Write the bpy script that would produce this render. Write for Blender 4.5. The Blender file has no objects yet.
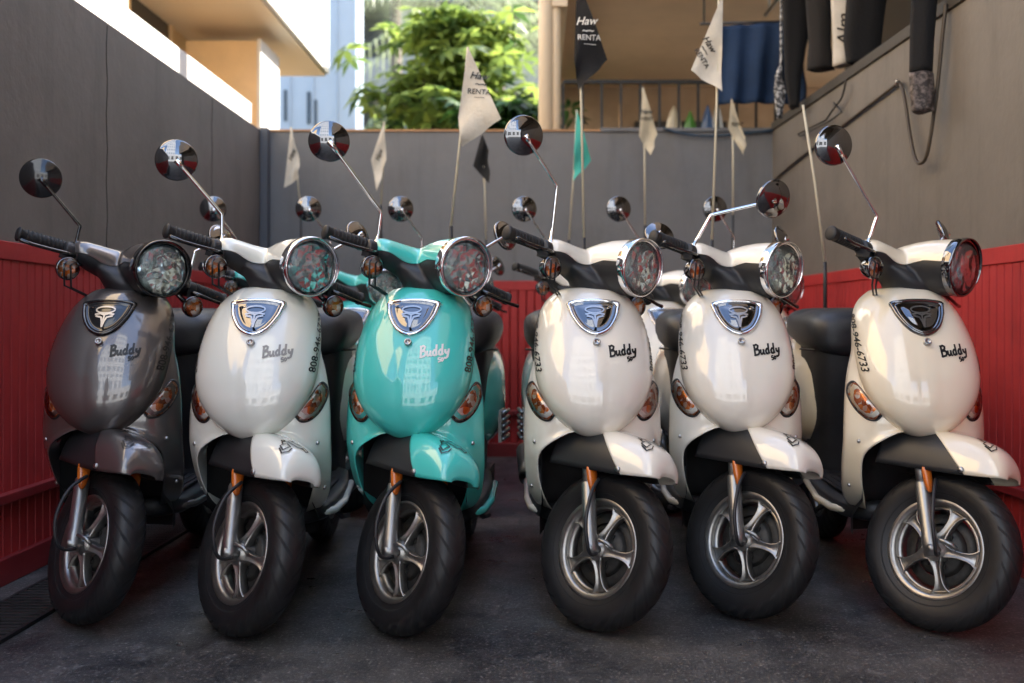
import bpy, bmesh, math, random
from mathutils import Vector, Matrix, noise
R = math.radians
C = bpy.context.scene.collection
SC = bpy.context.scene
random.seed(7)

# ------------------------------------------------------------------ camera, light, exposure
F = 1000.0; VX, VY = 537.0, 323.0; CZ = 0.84
cam = bpy.data.objects.new('camera', bpy.data.cameras.new('camera')); C.objects.link(cam)
cam.location = (0, 0, CZ); cam.rotation_euler = (R(90), 0, 0)
cd = cam.data; cd.sensor_width = 36; cd.lens = 36*F/1024
cd.shift_x = -(VX-512)/1024; cd.shift_y = -(341.5-VY)/1024
cd.clip_start = 0.05; cd.clip_end = 1000
cd.dof.use_dof = True; cd.dof.focus_distance = 2.9; cd.dof.aperture_fstop = 2.2
SC.camera = cam
SUN_EL, SX, SY = 50.0, 0.85, 0.53
w = bpy.data.worlds.new('World'); SC.world = w; w.use_nodes = True
nt = w.node_tree; bg = nt.nodes['Background']
sky = nt.nodes.new('ShaderNodeTexSky'); sky.sky_type = 'NISHITA'; sky.sun_disc = False
sky.sun_elevation = R(SUN_EL); sky.sun_rotation = math.atan2(SX, SY)
nt.links.new(sky.outputs[0], bg.inputs[0]); bg.inputs[1].default_value = 0.13
sun = bpy.data.objects.new('sun', bpy.data.lights.new('sun', 'SUN')); C.objects.link(sun)
sun.data.energy = 4.2; sun.data.angle = R(0.53); sun.data.color = (1, .93, .82)
_h = math.hypot(SX, SY); ce = math.cos(R(SUN_EL))
tosun = Vector((SX/_h*ce, SY/_h*ce, math.sin(R(SUN_EL))))
sun.rotation_euler = tosun.to_track_quat('Z', 'Y').to_euler()
vs = SC.view_settings; vs.view_transform = 'Standard'; vs.look = 'None'; vs.exposure = 2.45; vs.gamma = 1
SC.cycles.use_denoising = True
SC.cycles.max_bounces = 10; SC.cycles.diffuse_bounces = 5; SC.cycles.glossy_bounces = 5
SC.cycles.transparent_max_bounces = 10; SC.cycles.sample_clamp_indirect = 6
SC.cycles.caustics_reflective = False; SC.cycles.caustics_refractive = False

def P(px, py, Y):      # a point at depth Y seen at that spot of the photograph (used to survey real positions)
    return Vector(((px-VX)*Y/F, Y, CZ-(py-VY)*Y/F))

# ------------------------------------------------------------------ materials
def mat(name, col, rough=.5, metal=0, coat=0, coat_r=.03, spec=.5, nz=0, nscale=8, bump=0, bscale=60, col2=None, lo=.35, hi=.65, stretch=None):
    m = bpy.data.materials.new(name); m.use_nodes = True
    n = m.node_tree.nodes; l = m.node_tree.links; b = n['Principled BSDF']
    b.inputs['Base Color'].default_value = (*col, 1); b.inputs['Roughness'].default_value = rough
    b.inputs['Metallic'].default_value = metal; b.inputs['Coat Weight'].default_value = coat
    b.inputs['Coat Roughness'].default_value = coat_r; b.inputs['Specular IOR Level'].default_value = spec
    tc = n.new('ShaderNodeTexCoord'); src = tc.outputs['Object']
    if stretch:
        mp = n.new('ShaderNodeMapping'); mp.inputs['Scale'].default_value = stretch
        l.new(src, mp.inputs[0]); src = mp.outputs[0]
    if nz or col2:
        t = n.new('ShaderNodeTexNoise'); t.inputs['Scale'].default_value = nscale; t.inputs['Detail'].default_value = 6
        t.inputs['Roughness'].default_value = .65
        l.new(src, t.inputs[0])
        r = n.new('ShaderNodeValToRGB'); l.new(t.outputs[0], r.inputs[0])
        r.color_ramp.elements[0].position = lo; r.color_ramp.elements[1].position = hi
        c2 = col2 if col2 else tuple(min(1, c*(1+nz)) for c in col)
        c1 = col if col2 else tuple(c*(1-nz) for c in col)
        r.color_ramp.elements[0].color = (*c1, 1); r.color_ramp.elements[1].color = (*c2, 1)
        l.new(r.outputs[0], b.inputs['Base Color'])
    if bump:
        t = n.new('ShaderNodeTexNoise'); t.inputs['Scale'].default_value = bscale; t.inputs['Detail'].default_value = 5
        l.new(src, t.inputs[0]); bp = n.new('ShaderNodeBump'); bp.inputs['Strength'].default_value = bump
        bp.inputs['Distance'].default_value = .01
        l.new(t.outputs[0], bp.inputs['Height']); l.new(bp.outputs[0], b.inputs['Normal'])
    return m
def paint(name, col, metal=0.0):
    m = mat(name, col, rough=.38, metal=metal, coat=1, coat_r=.025)
    m.node_tree.nodes['Principled BSDF'].inputs['Coat IOR'].default_value = 1.72
    n = m.node_tree.nodes; l = m.node_tree.links; b = n['Principled BSDF']
    # faint road dust changes the gloss and a trace of orange peel in the lacquer
    tc = n.new('ShaderNodeTexCoord'); t = n.new('ShaderNodeTexNoise'); t.inputs['Scale'].default_value = 9; t.inputs['Detail'].default_value = 8
    l.new(tc.outputs['Object'], t.inputs[0]); mr = n.new('ShaderNodeMapRange')
    mr.inputs[1].default_value = .35; mr.inputs[2].default_value = .8; mr.inputs[3].default_value = .015; mr.inputs[4].default_value = .13
    l.new(t.outputs[0], mr.inputs[0]); l.new(mr.outputs[0], b.inputs['Coat Roughness'])
    return m
PAINT = {
 'charcoal': paint('charcoal_paint', (.135, .122, .118), .6),
 'pearl': paint('pearl_white_paint', (.80, .82, .75)),
 'teal': paint('teal_paint', (.06, .60, .545)),
 'ivory': paint('ivory_paint', (.86, .82, .72)),
 'cream': paint('cream_paint', (.87, .79, .62)),
}
chrome = mat('chrome', (.82, .82, .84), .05, 1)
dchrome = mat('smoked_chrome', (.16, .16, .17), .05, 1, coat=1)
alloy = mat('alloy', (.40, .385, .36), .36, .9, nz=.15, nscale=30)
steel = mat('steel', (.45, .45, .45), .28, 1)
blackp = mat('black_plastic', (.022, .023, .026), .48, nz=.15, nscale=20, bump=.05, bscale=500)
blackg = mat('gloss_black', (.012, .012, .013), .15, coat=.6)
greyp = mat('grey_plastic', (.021, .022, .024), .42, bump=.06, bscale=600)
forkm = mat('fork_aluminium', (.36,.36,.35), .38, .9)
mirrorm = mat('mirror_back', (.22,.22,.23), .045, 1)
rubber = mat('rubber', (.02, .02, .021), .6, nz=.2, nscale=12)
vinyl = mat('seat_vinyl', (.026, .027, .03), .42, bump=.12, bscale=350, nz=.15)
ink = mat('black_ink', (.008, .008, .008), .4)
silverink = mat('silver_ink', (.80, .80, .80), .35, 0)
orange = mat('orange_plastic', (.62, .15, .015), .25, coat=.8)
darkin = mat('wheel_arch_black', (.012, .012, .013), .7)
drum = mat('brake_drum', (.05, .048, .045), .6, .6, nz=.3, nscale=40)

def glassmat():
    m = bpy.data.materials.new('clear_lens'); m.use_nodes = True; n = m.node_tree.nodes; l = m.node_tree.links
    n.remove(n['Principled BSDF']); o = n['Material Output']
    t = n.new('ShaderNodeBsdfTransparent'); t.inputs[0].default_value = (.93, .94, .95, 1)
    g = n.new('ShaderNodeBsdfGlossy'); g.inputs['Roughness'].default_value = .02
    f = n.new('ShaderNodeFresnel'); f.inputs[0].default_value = 1.5; x = n.new('ShaderNodeMixShader')
    l.new(f.outputs[0], x.inputs[0]); l.new(t.outputs[0], x.inputs[1]); l.new(g.outputs[0], x.inputs[2]); l.new(x.outputs[0], o.inputs[0])
    return m
lensm = glassmat()
reflm = mat('reflector', (.76, .93, .96), .19, .78)
def _facets():
    n = reflm.node_tree.nodes; l = reflm.node_tree.links; b = n['Principled BSDF']
    tc = n.new('ShaderNodeTexCoord'); v = n.new('ShaderNodeTexVoronoi'); v.inputs['Scale'].default_value = 34; v.inputs['Randomness'].default_value = .9
    nz = n.new('ShaderNodeTexNoise'); nz.inputs['Scale'].default_value = 22; nz.inputs['Detail'].default_value = 1
    l.new(tc.outputs['Object'], v.inputs[0]); l.new(tc.outputs['Object'], nz.inputs[0])
    ad = n.new('ShaderNodeMath'); ad.operation = 'ADD'; ml = n.new('ShaderNodeMath'); ml.operation = 'MULTIPLY'; ml.inputs[1].default_value = .35; l.new(v.outputs['Distance'], ml.inputs[0]); l.new(ml.outputs[0], ad.inputs[0]); l.new(nz.outputs[0], ad.inputs[1])
    bp = n.new('ShaderNodeBump'); bp.inputs['Strength'].default_value = 1; bp.inputs['Distance'].default_value = .018
    l.new(ad.outputs[0], bp.inputs['Height']); l.new(bp.outputs[0], b.inputs['Normal'])
_facets()
def signalmat():
    m = bpy.data.materials.new('signal_insert'); m.use_nodes = True; n = m.node_tree.nodes; l = m.node_tree.links; b = n['Principled BSDF']
    tc = n.new('ShaderNodeTexCoord'); v = n.new('ShaderNodeTexVoronoi'); v.inputs['Scale'].default_value = 80
    r = n.new('ShaderNodeValToRGB'); e = r.color_ramp.elements
    e[0].position = 0; e[0].color = (.20, .05, .02, 1); e[1].position = 1; e[1].color = (.85, .82, .78, 1)
    a = e.new(.25); a.color = (.55, .12, .02, 1); a = e.new(.45); a.color = (.95, .25, .02, 1); a = e.new(.65); a.color = (.75, .6, .5, 1)
    l.new(tc.outputs['Object'], v.inputs[0]); sp = n.new('ShaderNodeSeparateColor'); l.new(v.outputs['Color'], sp.inputs[0])
    l.new(sp.outputs[0], r.inputs[0]); l.new(r.outputs[0], b.inputs['Base Color'])
    b.inputs['Metallic'].default_value = .4; b.inputs['Roughness'].default_value = .22; b.inputs['Coat Weight'].default_value = .5
    return m
sigm = signalmat()
def tiremat():
    m = mat('tire_rubber', (.011, .011, .012), .5, nz=.3, nscale=18)
    n = m.node_tree.nodes; l = m.node_tree.links; b = n['Principled BSDF']
    uv = n.new('ShaderNodeUVMap'); s = n.new('ShaderNodeSeparateXYZ'); l.new(uv.outputs[0], s.inputs[0])
    def mth(op, a, bb=None, cc=None):
        x = n.new('ShaderNodeMath'); x.operation = op
        for i, q in enumerate((a, bb, cc)):
            if q is None: continue
            if isinstance(q, (int, float)): x.inputs[i].default_value = q
            else: l.new(q, x.inputs[i])
        return x.outputs[0]
    av = mth('ABSOLUTE', s.outputs[1])                        # 0 at crown .. 1 at bead
    ph = mth('FRACT', mth('ADD', mth('MULTIPLY', s.outputs[0], 26.0), mth('MULTIPLY', mth('POWER', av, 1.4), 3.6)))
    g1 = mth('LESS_THAN', ph, .24)
    zone = mth('MULTIPLY', mth('GREATER_THAN', av, .05), mth('LESS_THAN', av, .52))
    g = mth('MULTIPLY', g1, zone)
    g2 = mth('LESS_THAN', mth('ABSOLUTE', mth('SUBTRACT', av, .78)), .012)
    gg = mth('MAXIMUM', g, g2)
    bp = n.new('ShaderNodeBump'); bp.inputs['Strength'].default_value = 1; bp.inputs['Distance'].default_value = .03
    l.new(mth('SUBTRACT', 1.0, gg), bp.inputs['Height'])
    rg_ = mth('ADD', mth('MULTIPLY', gg, .35), .5); l.new(rg_, b.inputs['Roughness']); l.new(bp.outputs[0], b.inputs['Normal'])
    return m
tirem = tiremat()

# ------------------------------------------------------------------ mesh builder
class MB:
    def __init__(s): s.v = []; s.f = []; s.m = []; s.s = []; s.uv = {}
    def add(s, vs, fs, mi=0, smooth=True, mtx=None):
        o = len(s.v)
        for p in vs:
            p = Vector(p); s.v.append(mtx @ p if mtx else p)
        for f in fs: s.f.append([i+o for i in f]); s.m.append(mi); s.s.append(smooth)
        return s
    def box(s, x0, x1, y0, y1, z0, z1, mi=0, mtx=None):
        vs = [(x, y, z) for x in (x0, x1) for y in (y0, y1) for z in (z0, z1)]
        return s.add(vs, [(0,1,3,2),(4,6,7,5),(0,4,5,1),(2,3,7,6),(0,2,6,4),(1,5,7,3)], mi, False, mtx)
    def loft(s, rings, mi=0, cap=True, closed=True, smooth=True, mtx=None):
        n = len(rings[0]); vs = [p for r in rings for p in r]; fs = []
        for i in range(len(rings)-1):
            for j in range(n if closed else n-1):
                k = (j+1) % n
                fs.append((i*n+j, i*n+k, (i+1)*n+k, (i+1)*n+j))
        if cap: fs.append(tuple(range(n-1, -1, -1))); fs.append(tuple((len(rings)-1)*n+j for j in range(n)))
        return s.add(vs, fs, mi, smooth, mtx)
    def tube(s, pts, r, n=10, mi=0, mtx=None, cap=True):
        pts = [Vector(p) for p in pts]; rings = []
        rr = r if isinstance(r, (list, tuple)) else [r]*len(pts)
        up = None
        for i, p in enumerate(pts):
            d = (pts[min(i+1, len(pts)-1)] - pts[max(i-1, 0)]).normalized()
            if up is None:
                up = Vector((0,0,1)) if abs(d.z) < .9 else Vector((1,0,0))
            a = d.cross(up).normalized(); up = a.cross(d).normalized()
            rings.append([p + (a*math.cos(t)+up*math.sin(t))*rr[i] for t in [2*math.pi*k/n for k in range(n)]])
        return s.loft(rings, mi, cap, mtx=mtx)
    def lathe(s, prof, axis='X', n=48, mi=0, mtx=None, cap=False, smooth=True, jit=0):
        # prof: list of (radius, along)
        rings = []
        for r, a in prof:
            ring = []
            for k in range(n):
                t = 2*math.pi*k/n; q = r*(1+(random.uniform(-jit, jit) if jit else 0))
                c, d = q*math.cos(t), q*math.sin(t)
                aa = a + (random.uniform(-jit, jit)*.02 if jit else 0)
                ring.append({'X': (aa, c, d), 'Y': (c, aa, d), 'Z': (c, d, aa)}[axis])
            rings.append(ring)
        return s.loft(rings, mi, cap, smooth=smooth, mtx=mtx)
    def mesh(s, name, mats):
        me = bpy.data.meshes.new(name); me.from_pydata([tuple(p) for p in s.v], [], s.f)
        for m in mats: me.materials.append(m)
        me.polygons.foreach_set('material_index', s.m); me.polygons.foreach_set('use_smooth', s.s)
        if s.uv:
            ul = me.uv_layers.new(name='UVMap')
            for p in me.polygons:
                for li in p.loop_indices: ul.data[li].uv = (0, 0)
        me.update(); return me
    def fix(s, me):
        bm = bmesh.new(); bm.from_mesh(me); bmesh.ops.recalc_face_normals(bm, faces=bm.faces); bm.to_mesh(me); bm.free(); return me
    def obj(s, name, mats, parent=None, fix=True, mod=None):
        mats = mats if isinstance(mats, (list, tuple)) else [mats]
        me = s.mesh(name, mats)
        if fix: s.fix(me)
        o = bpy.data.objects.new(name, me); C.objects.link(o)
        if parent: o.parent = parent
        if mod: mod(o)
        return o
def bev(wd=.004, seg=2):
    def f(o):
        m = o.modifiers.new('Bevel', 'BEVEL'); m.width = wd; m.segments = seg; m.limit_method = 'ANGLE'
    return f
def tag(o, label=None, cat=None, group=None, kind=None):
    if label: o['label'] = label
    if cat: o['category'] = cat
    if group: o['group'] = group
    if kind: o['kind'] = kind
    return o
def thing(name, label, cat, loc=(0,0,0), group=None):
    o = bpy.data.objects.new(name, None); C.objects.link(o); o.location = loc; o.empty_display_size = .1
    return tag(o, label, cat, group)
def lerp(tab, z):
    if z <= tab[0][0]: return tab[0][1]
    for i in range(len(tab)-1):
        a, b = tab[i], tab[i+1]
        if z <= b[0]:
            t = (z-a[0])/(b[0]-a[0])
            # catmull-rom for smoothness
            p0 = tab[i-1][1] if i > 0 else a[1]; p3 = tab[i+2][1] if i+2 < len(tab) else b[1]
            h0 = (a[0]-tab[i-1][0]) if i > 0 else (b[0]-a[0]); h3 = (tab[i+2][0]-b[0]) if i+2 < len(tab) else (b[0]-a[0])
            h = b[0]-a[0]
            m0 = (b[1]-p0)/(h+h0)*h if i > 0 else (b[1]-a[1]); m1 = (p3-a[1])/(h+h3)*h if i+2 < len(tab) else (b[1]-a[1])
            return (2*t**3-3*t*t+1)*a[1]+(t**3-2*t*t+t)*m0+(-2*t**3+3*t*t)*b[1]+(t**3-t*t)*m1
    return tab[-1][1]
def sell(cx, cz, a, b, y, n=32, p=2.6):      # superellipse ring in the xz plane at y
    out = []
    for k in range(n):
        t = 2*math.pi*k/n; c, s_ = math.cos(t), math.sin(t)
        out.append((cx+a*math.copysign(abs(c)**(2/p), c), y, cz+b*math.copysign(abs(s_)**(2/p), s_)))
    return out

# text as flat 2-D mesh (verts in text plane, faces)
_tc = {}
def text2d(body, size=1, shear=0, bold=0):
    key = (body, shear, bold)
    if key not in _tc:
        cu = bpy.data.curves.new('t', 'FONT'); cu.body = body; cu.shear = shear; cu.offset = bold; cu.resolution_u = 3
        cu.align_x = 'CENTER'; cu.align_y = 'CENTER'
        o = bpy.data.objects.new('t', cu); C.objects.link(o); bpy.context.view_layer.update()
        me = bpy.data.meshes.new_from_object(o.evaluated_get(bpy.context.evaluated_depsgraph_get()))
        vs = [v.co.copy() for v in me.vertices]; fs = [tuple(p.vertices) for p in me.polygons]
        bpy.data.objects.remove(o); bpy.data.meshes.remove(me); bpy.data.curves.remove(cu)
        _tc[key] = (vs, fs)
    vs, fs = _tc[key]
    return [(v.x*size, v.y*size) for v in vs], fs
def strokes2d(lines, wd):                    # polylines -> ribbons of quads
    vs, fs = [], []
    for ln in lines:
        pts = []
        for i in range(len(ln)-1):
            for k in range(3):
                t = k/3; pts.append(Vector(ln[i]).lerp(Vector(ln[i+1]), t))
        pts.append(Vector(ln[-1])); o = len(vs)
        for i, p in enumerate(pts):
            d = (pts[min(i+1, len(pts)-1)]-pts[max(i-1, 0)]).normalized(); nn = Vector((-d.y, d.x))*wd/2
            vs += [tuple(p+nn), tuple(p-nn)]
        for i in range(len(pts)-1): fs.append((o+2*i, o+2*i+1, o+2*i+3, o+2*i+2))
    return vs, fs

# ------------------------------------------------------------------ scooter template
# local frame: x across (towards the photograph's right), y back along the scooter, z up; origin on the ground under the front axle
RK = R(22); TH = R(45)
AX = Vector((0, math.sin(RK), math.cos(RK))); AP = Vector((0, .02, .215))
WC = Vector((0, 0, .217))
STEER = Matrix.Translation(AP) @ Matrix.Rotation(TH, 4, AX) @ Matrix.Translation(-AP)
_low = STEER @ WC
T = []           # template entries: name, mesh, parent index, painted, row filter
def reg(name, mb, mats, parent=None, painted=False, fix=True, key=None):
    mats = mats if isinstance(mats, (list, tuple)) else [mats]
    me = mb if isinstance(mb, bpy.types.Mesh) else mb.mesh(name, mats)
    if fix and not isinstance(mb, bpy.types.Mesh): mb.fix(me)
    T.append(dict(name=name, mesh=me, parent=parent, painted=painted, key=key)); return len(T)-1

# --- nose panel surface
wn = [(.515,.0),(.519,.034),(.529,.060),(.55,.091),(.58,.121),(.62,.147),(.66,.163),(.70,.170),(.76,.171),(.82,.164),(.87,.151),(.905,.131),(.93,.104),(.945,.070),(.95,.0)]
yc = [(.515,.13),(.519,.108),(.529,.092),(.55,.076),(.58,.066),(.62,.064),(.66,.070),(.70,.080),(.76,.105),(.82,.140),(.87,.176),(.905,.205),(.93,.233),(.945,.262),(.95,.30)]
ye = [(.515,.14),(.56,.145),(.62,.155),(.70,.19),(.80,.26),(.90,.34),(.95,.36)]
NP, NQ = 2.85, 2.0
def nose(z, t):       # t in -1..1
    ph = abs(t)*math.pi/2; W, Cc, E = lerp(wn, z), lerp(yc, z), lerp(ye, z)
    x = W*math.sin(ph)**(2/NP); y = E-(E-Cc)*max(0, math.cos(ph))**(2/NQ)-.045
    win = max(0, min(1, (z-.56)/.05))*max(0, min(1, (.80-z)/.03))
    y -= .0045*win*math.exp(-(x/.011)**2)
    return Vector((math.copysign(x, t), y, z))
def nose_n(z, t):
    a = nose(min(z+.004, .949), t)-nose(max(z-.004, .516), t); b = nose(z, min(1, t+.01))-nose(z, max(-1, t-.01))
    n = a.cross(b).normalized()
    return -n if n.y > 0 and abs(t) < .8 else (n if (n.x > 0) == (t > 0) or abs(t) < .3 else -n)
def nose_xz(x, z, off=.001):
    W = max(.001, lerp(wn, z)); q = min(1, abs(x)/W); t = math.asin(q**(NP/2))/(math.pi/2)
    return nose(z, math.copysign(t, x)) + nose_n(z, math.copysign(t, x) if abs(t) > 1e-4 else 1e-4)*off
def nose_sz(s, z, off=.001):      # by arc length from the centre line
    N = 60; acc = 0; p = nose(z, 0); sg = 1 if s > 0 else -1; s = abs(s)
    for i in range(1, N+1):
        q = nose(z, i/N); d = (q-p).length
        if acc+d >= s or i == N:
            t = (i-1+(s-acc)/max(d, 1e-6))/N; t = min(1, t)*sg; return nose(z, t)+nose_n(z, t)*off
        acc += d; p = q
mb = MB(); rings = []
zs = [.5151,.517,.5195,.522,.526,.531,.538]+[.545+i*.01 for i in range(36)]+[.902,.911,.919,.926,.932,.937,.941,.9445,.9475,.9495,.95]
for z in zs: rings.append([nose(z, -1+2*k/56) for k in range(57)])
mb.loft(rings, closed=False, cap=False)
nose_i = reg('nose_panel', mb, PAINT['ivory'], painted=True)
# badge
def shield(hw, top, bot, n=40):
    o = []
    key = [(-hw, top-.006), (-hw*.55, top+.001), (0, top+.003), (hw*.55, top+.001), (hw, top-.006), (hw*.985, top-.022), (hw*.86, (top*.5+bot*.5)), (hw*.52, bot+.015), (0, bot), (-hw*.52, bot+.015), (-hw*.86, (top*.5+bot*.5)), (-hw*.985, top-.022)]
    m = len(key)
    for i in range(m):
        p0, p1, p2, p3 = [Vector(key[(i+d) % m]) for d in (-1, 0, 1, 2)]
        for k in range(4):
            t = k/4
            o.append(tuple(.5*((2*p1)+(p2-p0)*t+(2*p0-5*p1+4*p2-p3)*t*t+(3*p1-p0-3*p2+p3)*t**3)))
    return o
def scaled(out, f, c): return [((x-c[0])*f+c[0], (z-c[1])*f+c[1]) for x, z in out]
cb = (0, .858); out = shield(.073, .902, .803)
def ringof(f, off): return [nose_xz(x, z, off) for x, z in scaled(out, f, cb)]
mb = MB(); mb.loft([ringof(1.03, -.002), ringof(1.02, .006), ringof(.97, .010), ringof(.90, .009), ringof(.87, .004)], cap=False)
badge_i = reg('badge', mb, chrome, nose_i, key='badge')
mb = MB(); mb.loft([ringof(.88, .004), ringof(.84, .0075), ringof(.80, .0065), ringof(.76, .004), ringof(.6, .007), ringof(.4, .009), ringof(.2, .010), ringof(.02, .0105)], cap=False)
reg('badge_plate', mb, dchrome, nose_i, key='badge')
mb = MB()
def onn(pts2, fs, off, th=.0, mi=0, fn=nose_xz):
    mb.add([fn(x, z, off) for x, z in pts2], fs, mi, False)
el = [(.026*math.cos(t), .872+.0095*math.sin(t)) for t in [2*math.pi*k/28 for k in range(29)]]
v2, f2 = strokes2d([el], .004); onn(v2, f2, .0115)
v2, f2 = strokes2d([[(-.027, .858), (-.012, .861), (0, .857), (.012, .861), (.027, .858)], [(-.024, .854), (-.008, .850), (-.003, .838), (0, .822)], [(.024, .854), (.008, .850), (.003, .838), (0, .822)], [(0, .857), (0, .824)]], .005); onn(v2, f2, .0118)
reg('emblem', mb, steel, nose_i, fix=False)
# lock
mb = MB(); c = nose_xz(0, .783, .0075); mtx = Matrix.Translation(c) @ Matrix.Rotation(R(-28), 4, 'X')
mb.lathe([(.0105, .012), (.0105, -.003), (.009, -.0045), (.006, -.004), (.0058, -.001), (.0001, -.001)], 'Y', 24, mtx=mtx)
reg('lock', mb, steel, nose_i)
# lettering "Buddy 50"
B = [[(0.02,.0),(.05,.78),(.02,.80),(-.04,.78)],[(.05,.78),(.22,.84),(.36,.74),(.30,.56),(.08,.44)],[(.08,.44),(.34,.42),(.42,.24),(.30,.06),(.02,.0),(-.06,.04)]]
U = [[(.52,.44),(.50,.16),(.56,.04),(.68,.10),(.74,.24)],[(.76,.44),(.74,.14),(.80,.04),(.86,.08)]]
def D_(o): return [[(o+.26,.40),(o+.14,.46),(o+.02,.30),(o+.04,.08),(o+.16,.04),(o+.26,.18)],[(o+.30,.86),(o+.26,.40),(o+.26,.12),(o+.34,.05)]]
Yl = [[(1.84,.44),(1.84,.22),(1.92,.12),(2.04,.24)],[(2.10,.46),(2.06,.16),(1.98,-.16),(1.84,-.24),(1.74,-.18)]]
bud = B+U+D_(.92)+D_(1.36)+Yl
S50 = [[(1.50,-.16),(1.34,-.16),(1.32,-.30),(1.46,-.30),(1.48,-.44),(1.30,-.48)],[(1.62,-.16),(1.54,-.30),(1.60,-.46),(1.70,-.34),(1.64,-.17)]]
def place(lines, s, x0, z0, rot):
    o = []
    for ln in lines:
        o.append([(x0+(x*math.cos(rot)-y*math.sin(rot))*s, z0+(x*math.sin(rot)+y*math.cos(rot))*s) for x, y in ln])
    return o
mb = MB(); v2, f2 = strokes2d(place(bud, .036, .037, .745, R(5)), .0056); onn(v2, f2, .0018)
v2, f2 = strokes2d(place(S50, .036, .037, .745, R(5)), .0036); onn(v2, f2, .0019)
let_i = reg('model_lettering', mb, ink, nose_i, fix=False, key='letter')
# phone number on both flanks
tv, tf = text2d('808-946-6733', .040, .1, .016)
for sg in (1, -1):
    vs = []; mb = MB()
    for x, y in tv:      # right flank reads upwards, left flank downwards, tops to the centre
        vs.append(nose_sz(sg*(.212-y*1.2+sg*x*.22), .785+sg*x*.75+y*.1, .0015))
    mb.add(vs, tf, 0, False)
    reg('phone_number', mb, ink, nose_i, fix=False)

# --- leg shield
wl = [(.262,.105),(.275,.135),(.30,.162),(.34,.182),(.40,.194),(.47,.199),(.55,.199),(.62,.195),(.68,.184),(.72,.172),(.76,.158),(.82,.148),(.86,.138),(.90,.115),(.93,.08)]
wi = [(.262,.10),(.30,.125),(.36,.150),(.42,.161),(.46,.160),(.485,.147),(.505,.124),(.522,.095),(.535,.062),(.545,.0)]
y0 = [(.262,.27),(.30,.21),(.36,.165),(.42,.145),(.50,.130),(.62,.135),(.70,.165),(.80,.22),(.93,.31)]
def ls(x, z, W=None):
    W = W or lerp(wl, z); q = min(1, abs(x)/W)
    lip = 0
    if z < .56:
        dx = max(0, abs(x)-lerp(wi, z)); lip = -.014*math.exp(-(dx/.018)**2)*(1 if z > .33 else max(0, (z-.26)/.07))
    return lerp(y0, z)+.085*q**4.5+lip-.045*min(1, max(0, (z-.3)/.2))
mb = MB()
zl = [.262+.5*i/50*.0+i*.0134 for i in range(51)]
for sg in (-1, 1):
    rings = []
    for z in zl:
        W = lerp(wl, z); I = lerp(wi, z) if z < .545 else 0; I = min(I, W-.004); r = []
        yi = ls(I, z)
        r += [(sg*(I+.006), yi+.10, z+.008), (sg*(I+.001), yi+.05, z+.003), (sg*I, yi+.012, z), (sg*(I+.001), yi+.003, z)]
        for k in range(15):
            x = I+(W-I)*(k/14)**.8; r.append((sg*x, ls(x, z), z))
        yo = ls(W, z)
        r += [(sg*(W+.001), yo+.008, z), (sg*(W-.001), yo+.03, z), (sg*(W-.008), yo+.055, z), (sg*(W-.03), yo+.065, z)]
        rings.append([Vector(p) for p in r])
    mb.loft(rings, closed=False, cap=False)
leg_i = reg('leg_shield', mb, PAINT['ivory'], painted=True)
for sg in (-1, 1):
    for x, z in ((.172,.50),(.176,.36)):
        mb = MB(); mb.lathe([(.0001,-.003),(.005,-.0025),(.006,0),(.006,.004)], 'Y', 12, mtx=Matrix.Translation((sg*x, ls(x, z), z))); reg('screw', mb, steel, leg_i)
# inner dark arch
mb = MB(); rings = []
for z in [.20, .26, .32, .40, .48, .56, .60]:
    wv = .150 if z < .5 else .13; d = .23+(.1 if z < .3 else 0)
    rings.append([Vector((-wv, d-.06, z)), Vector((-wv*.9, d+.02, z)), Vector((-.06, d+.04, z)), Vector((.06, d+.04, z)), Vector((wv*.9, d+.02, z)), Vector((wv, d-.06, z))])
mb.loft(rings, closed=False, cap=False)
mb.box(-.15, .15, .20, .36, .56, .60)
reg('wheel_arch', mb, darkin)
# turn signals on the shield
def sig_out(sg, f=1.0):
    k = [(.0,.052),(.016,.043),(.029,.024),(.033,.0),(.029,-.026),(.016,-.045),(.0,-.052),(-.016,-.050),(-.030,-.040),(-.036,-.030),(-.024,-.008),(-.012,.018),(-.006,.040)]
    pts = []; m = len(k)
    for i in range(m):
        p0, p1, p2, p3 = [Vector(k[(i+d) % m]) for d in (-1, 0, 1, 2)]
        for q in range(3):
            t = q/3; p = .5*((2*p1)+(p2-p0)*t+(2*p0-5*p1+4*p2-p3)*t*t+(3*p1-p0-3*p2+p3)*t**3)
            pts.append((sg*(.160+p.x*f*.92+p.y*f*.30), .616+p.y*f*1.04))
    return pts
for sg in (-1, 1):
    def rg(f, off): return [Vector((x, ls(x, z)-off, z)) for x, z in sig_out(sg, f)]
    mb = MB(); mb.loft([rg(1.04, -.002), rg(1.03, .003), rg(.99, .005), rg(.95, .003)], cap=False)
    s_i = reg('turn_signal', mb, greyp)
    mb = MB(); mb.loft([rg(.97, .001), rg(.75, -.001), rg(.5, .001), rg(.25, .0035), rg(.02, .004)], cap=False); reg('signal_insert', mb, sigm, s_i)
    mb = MB(); mb.loft([rg(.95, .003), rg(.9, .008), rg(.7, .013), rg(.4, .016), rg(.02, .017)], cap=False); reg('signal_lens', mb, lensm, s_i)

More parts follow.
